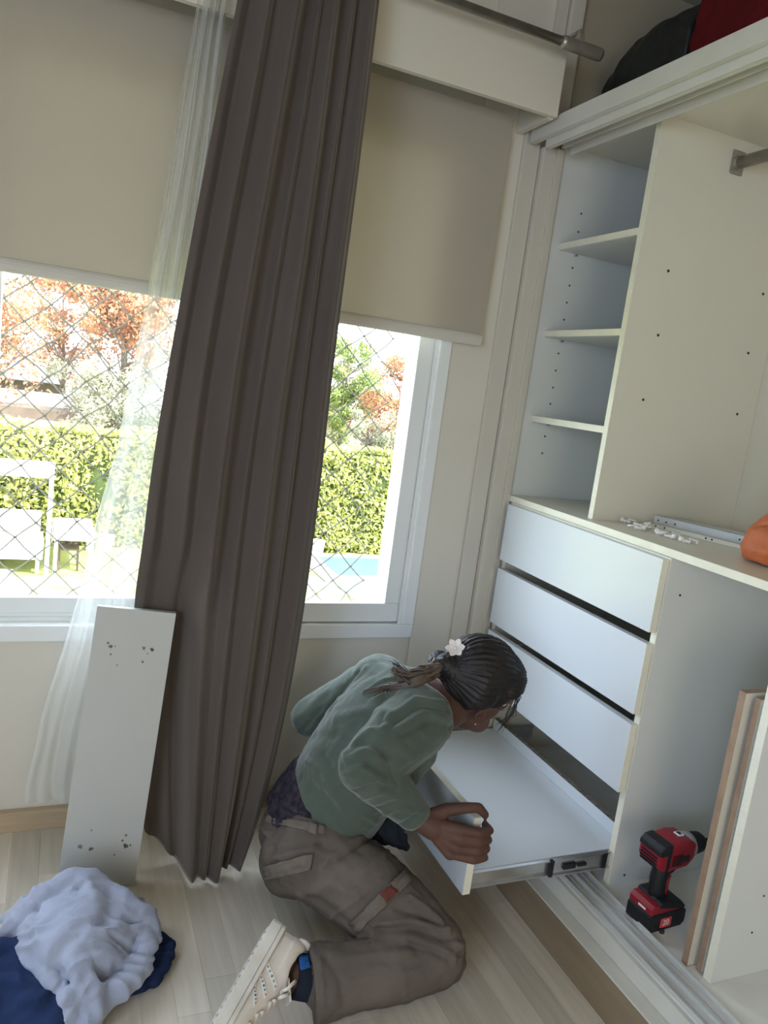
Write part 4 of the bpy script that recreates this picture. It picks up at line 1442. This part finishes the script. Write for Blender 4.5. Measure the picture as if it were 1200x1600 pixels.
# neck and head
g.chain([(spine[5], .056), (A(700, 1100, 1.745), .054), (H(-.010, 0, -.060), .054)])
g.ell(H(-.008, 0, .010), [hF * .088, hS * .070, hU * .088])
g.ell(H(.030, 0, -.045), [hF * .060, hS * .055, hU * .062])
dn = camv(0, -.016, 0)
g.ell(H(.045, 0, -.082) + dn, [hF * .038, hS * .044, hU * .030])
g.ell(H(.020, 0, -.070) + dn, [hF * .050, hS * .050, hU * .045])          # jaw, chin
g.ell(H(.068, 0, -.094) + dn * .8, [hF * .015, hS * .017, hU * .013])
g.chain([(H(.084, 0, -.010), .008), (H(.098, 0, -.038), .010)])            # nose
g.ell(H(.090, .010, -.042), [hF * .009, hS * .008, hU * .007])
g.ell(H(.090, -.010, -.042), [hF * .009, hS * .008, hU * .007])
g.ell(H(.084, 0, -.064), [hF * .009, hS * .021, hU * .006])          # lips
g.ell(H(.082, 0, -.073), [hF * .009, hS * .018, hU * .007])
g.ell(H(.074, .030, .008), [hF * .012, hS * .018, hU * .007])        # brows
g.ell(H(.074, -.030, .008), [hF * .012, hS * .018, hU * .007])
for s in (1, -1):                                                        # ears
    g.ell(H(.012, .070 * s, -.026), [(hF * .6 + hS * s * .5).normalized() * .016, hS * .006, (hU * .95 - hF * .2) * .030])
    g.tube([H(.026, .071 * s, -.004), H(.014, .080 * s, .004), H(.000, .083 * s, -.004), H(-.004, .082 * s, -.024), H(.006, .078 * s, -.044), H(.020, .073 * s, -.050)],
           [.0045, .005, .005, .005, .005, .006], n=8)
# right hand gripping the end of the drawer front
g.chain([(Wr, .0245), (Vector((-.472, -.675, .334)), .027)])
MC = [Vector((-.424, -.716, .347)), Vector((-.428, -.717, .326)), Vector((-.433, -.712, .305)), Vector((-.440, -.704, .286))]
for m_ in MC:
    g.cap(Vector((-.478, -.668, .336)) * .55 + m_ * .45, .0165, m_, .0125)
g.cap(Vector((-.455, -.680, .322)), .020, Vector((-.450, -.690, .306)), .016)
tips = [(.346, .0098), (.3245, .0098), (.3035, .0092), (.283, .0082)]
for m_, (z, r) in zip(MC, tips):
    dx = 0.0 if z > .3 else -.003
    g.chain([(m_, r * 1.15), (Vector((-.393 + dx, -.7285 - r * .15, z)), r * 1.08), (Vector((-.3655, -.7235, z - .002)), r), (Vector((-.3625, -.700, z - .004)), r * .86)])
g.chain([(Vector((-.478, -.662, .350)), .017), (Vector((-.442, -.668, .366)), .0145), (Vector((-.404, -.684, .3765)), .0118),
         (Vector((-.378, -.690, .3775)), .0108), (Vector((-.3625, -.694, .362)), .0092)])
# left hand over the top edge of the drawer front
g.chain([(LWr, .023), (Vector((-.435, -.268, .380)), .026)])
for j, (y, r) in enumerate(((-.238, .0092), (-.258, .0098), (-.278, .0095), (-.297, .0085))):
    g.cap(Vector((-.445, -.266, .378)), .016, Vector((-.418, y, .386)), .0115)
    g.chain([(Vector((-.418, y, .386)), r * 1.1), (Vector((-.390, y - .002, .3765)), r), (Vector((-.3655, y - .003, .368)), r), (Vector((-.3655, y - .003, .345 + .004 * (j % 2))), r * .85)])
g.chain([(Vector((-.452, -.245, .370)), .014), (Vector((-.425, -.222, .356)), .0115), (Vector((-.408, -.214, .335)), .0095)])
body = remesh(g, 0.0034, 3, M['skin'], 'person')
P, N = get_pn(body)
P[:, 2] = np.maximum(P[:, 2], 0.012)
set_p(body, P)
person = link('person', body)
tag(person, 'person in green top and taupe cargo trousers kneeling and bent over the open drawer', 'person')


def bvh_of(me):
    return BVHTree.FromPolygons([v.co.copy() for v in me.vertices], [tuple(p.vertices) for p in me.polygons])


def hit(bv, u, v):
    d = (RM @ Vector(((u - 600) / FPX, -(v - 800) / FPX, -1))).normalized()
    loc, nrm, i, dist = bv.ray_cast(CAM, d)
    return (loc, nrm) if loc is not None else (None, None)


def lines_on(bv, specs):
    out = []
    for px, amp, w in specs:
        pts = []
        for (a, b) in zip(px[:-1], px[1:]):
            n = max(2, int(math.hypot(b[0] - a[0], b[1] - a[1]) / 6))
            for i in range(n + 1):
                l, _ = hit(bv, a[0] + (b[0] - a[0]) * i / n, a[1] + (b[1] - a[1]) * i / n)
                if l is not None:
                    pts.append(l)
        if len(pts) > 1:
            out.append((pts, amp, w))
    return out


def patch(bv, quad, nu, nv, off, thick, m, name, parent, wav=0.0):
    """piece of cloth laid on a surface, thick and standing proud of it"""
    q = [Vector(p) for p in quad]
    vs, ok = [], True
    for j in range(nv + 1):
        for i in range(nu + 1):
            s, t = i / nu, j / nv
            p = (q[0] * (1 - s) + q[1] * s) * (1 - t) + (q[3] * (1 - s) + q[2] * s) * t
            l, n = hit(bv, p.x, p.y)
            if l is None:
                return None
            e = off + wav * noise.noise(Vector((s * 5, t * 5, q[0].x)))
            vs.append(l + n * e)
    fs = []
    for j in range(nv):
        for i in range(nu):
            a = j * (nu + 1) + i
            fs.append((a, a + 1, a + nu + 2, a + nu + 1))
    me = bpy.data.meshes.new(name)
    me.from_pydata(vs, [], fs)
    me.materials.append(m)
    me.shade_smooth()
    o = link(name, me, parent)
    sd = o.modifiers.new('t', 'SOLIDIFY')
    sd.thickness = thick
    sd.offset = 0
    return o


# ---- trousers
g = MB()
pc_ = pel + Vector((0, 0, .0))
hd = (hipR - hipL).normalized()
g.ell(pc_, [hd * .165, (Vector((.75, .55, .1)) - hd * Vector((.75, .55, .1)).dot(hd)).normalized() * .108, Vector((0, 0, .125))])
wa = A(486, 1278, 1.80)
g.loft([(pc_, hd * .155, (wa - pc_).cross(hd).normalized() * .112), ring(wa, .138, .102, spine[1] - wa)])
g.ell(A(468, 1328, 1.74), [camv(.085, 0, 0), camv(0, .070, 0), camv(0, 0, .09)])
g.chain([(hipR, .098), (A(575, 1392, 1.645), .092), (A(630, 1440, 1.61), .084), (knee + Vector((0, 0, .004)), .076)])
g.chain([(knee, .074), (A(640, 1505, 1.555), .066), (A(580, 1520, 1.53), .062), (A(520, 1530, 1.51), .066)])
g.tube([A(540, 1527, 1.515), A(520, 1531, 1.51), A(486, 1537, 1.50)], [.062, .069, .073], n=20)
g.chain([(hipL, .090), ((hipL + Lknee) / 2, .080), (Lknee, .062)])
g.chain([(Lknee, .058), (Lank, .050)])
tm = remesh(g, 0.0042, 3, M['trousers'], 'trousers')
P, N = get_pn(tm)
P[:, 2] = np.maximum(P[:, 2], 0.002)
set_p(tm, P)
bv = bvh_of(tm)
crease(tm, lines_on(bv, [
    ([(584, 1444), (640, 1438), (700, 1452)], .006, .007), ([(590, 1455), (650, 1452), (705, 1468)], -.009, .007), ([(636, 1464), (684, 1480), (712, 1496)], .006, .007),
    ([(640, 1475), (690, 1492)], -.006, .006), ([(660, 1446), (720, 1478)], .005, .006), ([(700, 1500), (722, 1490)], -.006, .006),
    ([(520, 1345), (560, 1318), (600, 1300)], -.008, .008), ([(505, 1352), (545, 1322), (585, 1292)], .006, .008), ([(560, 1372), (605, 1330), (625, 1312)], .005, .007),
    ([(420, 1330), (460, 1322), (505, 1315)], -.005, .005), ([(424, 1342), (470, 1330), (500, 1330)], .004, .005), ([(470, 1400), (520, 1380), (560, 1400)], .005, .012),
    ([(450, 1385), (500, 1410), (540, 1440)], -.004, .012), ([(640, 1400), (670, 1420), (690, 1440)], .004, .006), ([(620, 1420), (660, 1430), (690, 1445)], -.005, .007),
    ([(540, 1500), (590, 1490), (640, 1490)], .004, .010), ([(510, 1495), (530, 1530), (540, 1570)], -.004, .009), ([(560, 1505), (600, 1500), (660, 1510)], -.003, .008),
    ([(540, 1532), (632, 1520), (712, 1496)], .0028, .0028), ([(632, 1520), (634, 1556)], .0025, .0025), ([(500, 1500), (505, 1540), (505, 1580)], .003, .003),
    ([(510, 1440), (560, 1405), (596, 1376)], .003, .003), ([(508, 1270), (508, 1318)], .0025, .0025), ([(415, 1300), (460, 1294), (505, 1296)], .003, .004),
]), .0034, 26)
bv = bvh_of(tm)
tr = link('trousers', tm, person)
patch(bv, [(532, 1345), (596, 1304), (640, 1362), (584, 1392)], 14, 12, .0035, .004, M['trousers'], 'cargo_pocket', tr, .004)
patch(bv, [(549, 1440), (632, 1360), (642, 1378), (561, 1455)], 16, 6, .0075, .004, M['hem'], 'pocket_flap', tr, .006)
patch(bv, [(593, 1398), (609, 1384), (621, 1395), (604, 1413)], 6, 6, .0110, .002, M['patch'], 'leather_patch', tr)
patch(bv, [(416, 1352), (490, 1332), (487, 1358), (418, 1374)], 16, 6, .0065, .004, M['hem'], 'pocket_flap', tr, .008)
patch(bv, [(416, 1272), (508, 1290), (507, 1304), (414, 1284)], 18, 4, .0020, .003, M['hem'], 'waistband', tr, .003)
patch(bv, [(484, 1286), (496, 1290), (494, 1306), (483, 1302)], 4, 4, .0065, .002, M['hem'], 'belt_loop', tr)
# hem of the trouser leg

# ---- purple shirt showing at the waist
g = MB()
g.loft([ring(A(478, 1290, 1.80), .142, .108, spine[1] - spine[0]), ring(A(495, 1268, 1.797), .145, .110, spine[1] - spine[0]), ring(A(520, 1240, 1.785), .140, .106, spine[2] - spine[1])])
sm_ = remesh(g, 0.0042, 3, M['shirt'], 'shirt')
crease(sm_, lines_on(bvh_of(sm_), [([(425, 1240), (450, 1262), (480, 1272)], .006, .008), ([(430, 1262), (470, 1280), (520, 1292)], -.006, .006)]), .004, 30)
link('shirt', sm_, person)

# ---- green top
g = MB()
hk = 1.04
rg = []
for i, c in enumerate(spine[1:], 1):
    ax = (spine[min(i + 1, 6)] - spine[max(i - 1, 0)])
    rg.append(ring(c, sw[i][0] * hk, sw[i][1] * hk, ax))
rg[0] = ring(A(522, 1246, 1.785), .146, .110, spine[2] - spine[1])
rg[-1] = ring(A(664, 1086, 1.755), .074, .062, spine[6] - spine[5])
g.loft(rg)
g.ell(A(545, 1232, 1.73), [camv(.082, -.045, 0), camv(.03, .055, 0), camv(0, 0, .10)])      # front of the top hanging down
g.chain([(Lsh, .074), (Rsh, .074)])
g.chain([(Rsh + camv(-.01, -.005, 0), .078), ((Rsh + Relb) / 2, .071), (Relb, .058)])
g.chain([(Relb, .058), ((Relb + Wr) / 2 + Vector((0, 0, 0)), .047), (Wr + (Relb - Wr) * .14, .037)])
g.chain([(Lsh, .070), ((Lsh + Lelb) / 2, .060), (Lelb, .052), ((Lelb + LWr) / 2, .043), (LWr + (Lelb - LWr) * .14, .034)])
hm = remesh(g, 0.0042, 4, M['hoodie'], 'fleece_top')
bv = bvh_of(hm)
crease(hm, lines_on(bv, [
    ([(605, 1121), (649, 1092), (693, 1098)], .0055, .007), ([(612, 1132), (655, 1103), (698, 1110)], -.006, .006), ([(620, 1138), (664, 1113), (702, 1124)], .0050, .006),
    ([(630, 1148), (670, 1126), (704, 1138)], -.005, .006), ([(539, 1178), (565, 1149), (605, 1134)], .0060, .008), ([(547, 1168), (576, 1160), (612, 1180)], -.0045, .006),
    ([(540, 1186), (570, 1172), (606, 1192)], .0055, .006), ([(536, 1200), (569, 1188), (604, 1210)], -.0050, .006), ([(536, 1210), (566, 1200), (598, 1222)], .0050, .006),
    ([(555, 1236), (590, 1225), (618, 1238)], -.0045, .006), ([(566, 1246), (600, 1236), (628, 1252)], .0045, .006), ([(590, 1262), (622, 1250), (646, 1262)], -.004, .005),
    ([(600, 1272), (634, 1260), (656, 1272)], .0040, .005), ([(628, 1288), (650, 1272), (664, 1278)], -.0035, .004),
    ([(575, 1140), (620, 1162), (650, 1190)], .004, .009), ([(600, 1180), (612, 1205), (622, 1225)], -.006, .007),
    ([(510, 1116), (540, 1078), (572, 1042)], .0035, .008), ([(498, 1130), (530, 1088), (560, 1050)], -.0070, .007),
    ([(569, 1081), (600, 1062), (640, 1056)], .0045, .004), ([(575, 1090), (612, 1074), (650, 1072)], -.003, .006),
    ([(525, 1120), (570, 1108), (605, 1112)], .0035, .012), ([(490, 1150), (530, 1150), (545, 1170)], -.004, .014), ([(480, 1190), (505, 1205), (528, 1245)], .0055, .010),
    ([(470, 1215), (500, 1235), (530, 1270)], -.0045, .009), ([(505, 1180), (520, 1205), (545, 1240)], -.004, .010), ([(535, 1250), (560, 1270), (590, 1285)], .004, .007),
    ([(600, 1118), (590, 1140), (560, 1160)], -.004, .006), ([(640, 1130), (670, 1150), (700, 1150)], .003, .010),
    ([(455, 1130), (480, 1108), (510, 1080)], .003, .01), ([(470, 1145), (500, 1110)], -.004, .008),
]), .0028, 22)
tp = link('fleece_top', hm, person)
# cuff and collar
wv = (Wr - Relb).normalized()
cb0 = Wr + (Relb - Wr) * .10
MB().tube([cb0 - wv * .020, cb0, cb0 + wv * .006], [.0375, .0365, .0345], n=24).build('cuff', M['hoodie'], tp, True)
# dark blue tie hanging at the front hem
g = MB()
for j in range(5):
    a_ = A(586 + 3 * j, 1290 + 5 * j, 1.735); b_ = A(622 + 4 * j, 1268 + 14 * j, 1.78)
    g.tube([a_, (a_ + b_) / 2 + Vector((0, 0, -.012 + .004 * j)), b_], [.006, .014, .010], n=10)
g.ell(A(600, 1296, 1.77), [camv(.035, -.01, 0), camv(.01, .035, 0), camv(0, 0, .03)])
me = remesh(g, .0035, 3, M['denim'], 'knotted_shirt_hem')
crease(me, [], .004, 40)
link('knotted_shirt_hem', me, person)

# ---- hair
B0h = A(700, 1040, 1.70)                       # gathered point at the clip
g = MB()
g.ell(H(-.014, 0, .020), [hF * .098, hS * .082, hU * .098])
g.ell(H(-.045, 0, -.005), [hF * .070, hS * .076, hU * .080])
g.ell(H(.045, .0, .050), [hF * .048, hS * .070, hU * .040])
g.chain([(H(-.03, .03, .02), .070), (B0h, .030)])
g.ell(A(686, 1045, 1.725), [camv(.034, 0, 0), camv(0, .040, 0), camv(0, 0, .034)])
hmh = remesh(g, .0035, 4, M['hair'], 'hair')
P, N = get_pn(hmh)
ax = (H(.09, 0, .05) - B0h).normalized()
e1 = ax.orthogonal().normalized(); e2 = ax.cross(e1)
rel = P - np.array(B0h)
ph = np.arctan2(rel @ np.array(e2), rel @ np.array(e1))
nz_ = np.array([noise.noise(Vector(p) * 18) for p in P])
off = .0016 * np.sin(34 * ph + 3 * nz_) + .0012 * np.sin(71 * ph + 5 * nz_)
# cut back over face and ears
loc = P - np.array(HC)
f_ = loc @ np.array(hF); s_ = loc @ np.array(hS); u_ = loc @ np.array(hU)
face = np.clip((f_ - .045 - .35 * (u_ + .02)) / .02, 0, 1) * np.clip((.055 - u_) / .02, 0, 1)
low = np.clip((-.030 - u_ + .25 * (-f_)) / .02, 0, 1)
scr = loc @ np.array(camv(0, -1, 0)); scx = loc @ np.array(camv(1, 0, 0))
low = np.maximum(low, np.clip((scr - .050 - .10 * scx) / .012, 0, 1))
ear = np.exp(-(((f_ - .012) / .022) ** 2 + ((u_ + .026) / .022) ** 2))
off = off - .026 * np.maximum(face, low) - .016 * ear
set_p(hmh, P + N * off[:, None])
hair = link('hair', hmh, person)
# ponytail locks
random.seed(9)
g = MB()
tailc = [A(700, 1038, 1.70), A(682, 1042, 1.685), A(660, 1048, 1.68), A(640, 1056, 1.672), A(622, 1048, 1.672), A(612, 1040, 1.68)]
for j in range(26):
    o_ = [camv(random.uniform(-.004, .004), random.uniform(-.016, .016), random.uniform(-.010, .012)) * (1.0 if 0 < i < 4 else .6) for i in range(6)]
    q = random.uniform(.7, 1)
    pts = [p + o_[i] + camv(0, -.020 * (i / 5) * random.random(), 0) for i, p in enumerate(tailc)]
    pts = pts[:random.choice((5, 6, 6))]
    g.tube(pts, [.006 * q, .0065 * q, .006 * q, .005 * q, .003 * q, .001][:len(pts)], n=6)
for j in range(16):
    y0 = random.uniform(-6, 8)
    pts = [A(678, 1050 + y0, 1.68), A(652, 1062 + y0, 1.668), A(632, 1072 + y0 * .8, 1.665), A(606 + random.uniform(-8, 8), 1074 + random.uniform(-8, 6), 1.675), A(572 + random.uniform(-6, 34), 1084 + random.uniform(-8, 4), 1.69)]
    g.tube(pts, [.006, .0055, .004, .0022, .0006], n=6)
stuff(g.build('ponytail', M['hairend'], hair, True))
g = MB()
for j in range(14):
    a_ = A(800 + random.uniform(-5, 3), 1058 + random.uniform(-8, 18), 1.79)
    b_ = A(812 + random.uniform(-6, 3), 1085 + random.uniform(-5, 8), 1.785)
    c_2 = A(800 + random.uniform(-10, 6), 1112 + random.uniform(-6, 8), 1.78)
    d_ = A(782 + random.uniform(-8, 8), 1140 + random.uniform(-12, 8), 1.78)
    g.tube([a_, b_, c_2, d_], [.0012, .0010, .0008, .0003], n=5)
for j in range(10):
    x_ = random.uniform(628, 640)
    g.tube([A(x_, 1050, 1.675), A(x_ - 12, 1040 + random.uniform(-4, 2), 1.675), A(x_ - 22, 1036 + random.uniform(-6, 4), 1.68)], [.0009, .0007, .0003], n=4)
stuff(g.build('loose_strands', M['hair'], hair, True))
# flower clip: six pointed petals
clip = empty('flower_hair_clip', A(712, 1012, 1.68))
clip.parent = person
clip.matrix_parent_inverse = wm(person).inverted()
fc = A(712, 1013, 1.672)
fn = camv(-.15, .45, .88).normalized()
fu = fn.orthogonal().normalized(); fw = fn.cross(fu)
for j in range(6):
    a_ = j * math.pi / 3 + .3
    d_ = fu * math.cos(a_) + fw * math.sin(a_)
    s_2 = fn.cross(d_)
    b = bmesh.new()
    N1, N2 = 8, 4
    grid = []
    for i in range(N1 + 1):
        t = i / N1
        wdt = .0078 * math.sin(math.pi * min(1, t * .86 + .12)) ** .8 * (1 if t < .98 else .2)
        row = []
        for q in range(-N2, N2 + 1):
            x = q / N2
            p = fc + d_ * (.002 + .019 * t) + s_2 * wdt * x + fn * (.0015 + .007 * t * t + .003 * x * x - .002 * abs(x))
            row.append(b.verts.new(p))
        grid.append(row)
    for i in range(N1):
        for q in range(2 * N2):
            b.faces.new((grid[i][q], grid[i][q + 1], grid[i + 1][q + 1], grid[i + 1][q]))
    gg = MB(); gg.bm.free(); gg.bm = b
    pe = gg.build('petal', M['petal'], clip, True)
    sd = pe.modifiers.new('t', 'SOLIDIFY'); sd.thickness = .0014; sd.offset = 0
MB().ell(fc + fn * .003, (fu * .0035, fw * .0035, fn * .003), 2).build('flower_centre', M['petal'], clip, True)
# eyes and earring
for s in (1, -1):
    e = MB().ell(H(.0690, .028 * s, -.008), (hF * .010, hS * .0115, hU * .0085), 2).build('eye', M['eye'], person, True)
    MB().ell(H(.0768, .028 * s, -.009), (hF * .0035, hS * .0048, hU * .0048), 2).build('iris', M['iris'], e, True)
MB().ell(H(.012, .082, -.052), (hF * .0022, hS * .0022, hU * .0022), 2).build('ear_stud', M['steel'], person, True)

# ---- sock and ankle
g = MB().tube([A(505, 1530, 1.505), A(487, 1529, 1.50), A(470, 1526, 1.495), A(456, 1524, 1.488)], [.040, .041, .041, .040], n=24)
sk = g.build('sock', M['sock'], person, True)
patch(bvh_of(sk.data), [(468, 1494), (482, 1492), (485, 1512), (470, 1516)], 5, 5, .0015, .0015, M['sockblue'], 'blue_band', sk)

# ---- right shoe: lying on its inner side, toe towards the camera
O_ = Vector((-0.795, -0.650, 0.148))
T_ = Vector((-0.955, -0.800, 0.040))
sF = (T_ - O_).normalized()
sU = Vector((.81, -.42, -.30)); sU = (sU - sF * sU.dot(sF)).normalized()
sS = sF.cross(sU)
if sS.dot(CAM - O_) < 0:
    sS = -sS
SM = Matrix((sF, sS, sU)).transposed().to_4x4()
SM.translation = O_


def outline(k):
    """half widths of the sole along its length 0..1: (lateral, medial)"""
    xs = [0, .04, .15, .35, .55, .72, .88, .96, 1.0]
    ws = [.012, .026, .034, .033, .038, .044, .038, .025, .006]
    return float(np.interp(k, xs, ws))


LN = .262
g = MB()
top, bot = [], []
NK = 30
pts2 = []
for i in range(NK + 1):
    kk = i / NK
    pts2.append((kk * LN - .004, outline(kk) + .003))
poly = pts2 + [(x, -w) for x, w in pts2[::-1]]
g.prism(poly, 'z', 0.0, 0.021, mtx=SM, bev=.0025)
g.prism([(x * 1.0, w * .96) for x, w in poly], 'z', 0.0212, 0.030, mtx=SM, bev=.002)
shoe = MB()
rings = []
xs_ = [0.002, .015, .04, .07, .10, .135, .165, .195, .225, .245, .256]
hs_ = [.070, .082, .084, .083, .078, .066, .054, .044, .036, .030, .022]
for x, h in zip(xs_, hs_):
    w = outline(x / LN)
    rings.append((SM @ Vector((x, 0, .022 + (h - .022) / 2)), SM.to_3x3() @ Vector((0, w * (.98 if x > .1 else .90), 0)), SM.to_3x3() @ Vector((0, 0, (h - .018) / 2 + .006))))
shoe.loft(rings)
um = remesh(shoe, .003, 3, M['shoe'], 'shoe')
ub = bvh_of(um)
P, N = get_pn(um)
# opening for the ankle
iv = np.array((SM.inverted()))
L4 = np.c_[P, np.ones(len(P))] @ iv.T
op = np.exp(-(((L4[:, 0] - .050) / .034) ** 2 + (L4[:, 1] / .020) ** 2) ** 2) * (L4[:, 2] > .055)
rim = np.exp(-((np.sqrt(((L4[:, 0] - .050) / .044) ** 2 + (L4[:, 1] / .028) ** 2) - 1) / .18) ** 2) * (L4[:, 2] > .055)
P = P - np.array(sU) * (op * .022)[:, None] + N * (rim * .004)[:, None]
set_p(um, P)
sho = link('shoe', um, person)
g.build('sole', M['sole'], sho)
g = MB()
for j in range(16):                         # tread blocks under the toe and ball
    x = .02 + j * .0148
    w = outline(x / LN)
    g.box(x, x + .009, -w * .9, w * .9, -.003, .0005, mtx=SM)
stuff(g.build('tread', M['sole'], sho))
# heel tab, laces with tongue
MB().ell(SM @ Vector((-.001, 0, .078)), (sF * .008, sS * .016, sU * .016), 3).build('heel_tab', M['sole'], sho, True)
tongue = MB()
tongue.box(-.020, .020, -.019, .019, 0, .005, bev=.002, mtx=SM @ Matrix.Translation((.088, 0, .090)) @ Matrix.Rotation(math.radians(-38), 4, 'Y'))
tongue.build('tongue', M['sole'], sho)
for j in range(6):
    x = .103 + j * .0135
    h = float(np.interp(x, xs_, hs_)) + .006
    pts = []
    for q in range(9):
        a_ = (q / 8 - .5) * 1.5
        pts.append(SM @ Vector((x + .007 * (q / 8 - .5) * (1 if j % 2 else -1), .030 * math.sin(a_) / math.sin(.75), h - .020 * (1 - math.cos(a_)) + .002)))
    MB().tube(pts, .0042, n=8, flat=.6).build('lace', M['lace'], sho, True)
for j, (dx, dy) in enumerate(((.0, .018), (-.012, .028))):
    pts = [SM @ Vector((.102 + dx, .004, .086)), SM @ Vector((.095 + dx * 2, .016 + dy * .3, .094)), SM @ Vector((.108 + dx, .020 + dy, .086)), SM @ Vector((.112 + dx, .012 + dy * .5, .080))]
    MB().tube(pts, .0032, n=8).build('lace_loop', M['lace'], sho, True)
# three printed stripes with small three-lobed emblems
M['pink'] = mat('pink_print', (0.60, 0.16, 0.22), 0.6, 0.3)
M['green'] = mat('green_print', (0.08, 0.30, 0.22), 0.6, 0.3)
M['ink'] = mat('black_print', (0.04, 0.04, 0.05), 0.6, 0.3)
M['stripe'] = mat('bright_white_stripe', (0.78, 0.76, 0.74), 0.5, 0.4)


def side(x, h, off=0.0):
    """point on the lateral face of the shoe"""
    o = SM @ Vector((x, .12, h))
    l, n, i, d = ub.ray_cast(o, -sS)
    return l + n * off, n


for j in range(3):
    x0 = .076 + j * .022
    x1 = x0 + .026
    vs = []
    for r in range(9):
        t = r / 8
        xc = x0 + (x1 - x0) * t; hh = .031 + (.068 - .010 * j - .031) * t
        for q in (0, 1, 2):
            l, n = side(xc - .0048 + .0048 * q, hh, .0012)
            vs.append(l)
    fs = []
    for r in range(8):
        for q in range(2):
            a = r * 3 + q
            fs.append((a, a + 1, a + 4, a + 3))
    me = bpy.data.meshes.new('stripe'); me.from_pydata(vs, [], fs); me.materials.append(M['stripe'])
    so_ = link('stripe', me, sho)
    sd = so_.modifiers.new('t', 'SOLIDIFY'); sd.thickness = .0014; sd.offset = 0
    for col, ids in (('pink', (0, 4)), ('green', (1, 3)), ('ink', (2,))):
        g = MB()
        for r in ids:
            t = (r + .6) / 5.2
            xc = x0 + (x1 - x0) * t; hh = .031 + (.068 - .010 * j - .031) * t
            l, n = side(xc, hh, .0024)
            ua = (SM.to_3x3() @ Vector((.5, 0, .86))); ua = (ua - n * ua.dot(n)).normalized(); va = n.cross(ua)
            for an in (-.75, 0, .75):
                dd = ua * math.cos(an) + va * math.sin(an)
                g.ell(l + dd * .0017, (dd * .0018, n.cross(dd) * .0009, n * .0004), 1)
            g.ell(l - ua * .001, (va * .0017, ua * .0004, n * .0004), 1)
        stuff(g.build('emblem_print', M[col], so_))
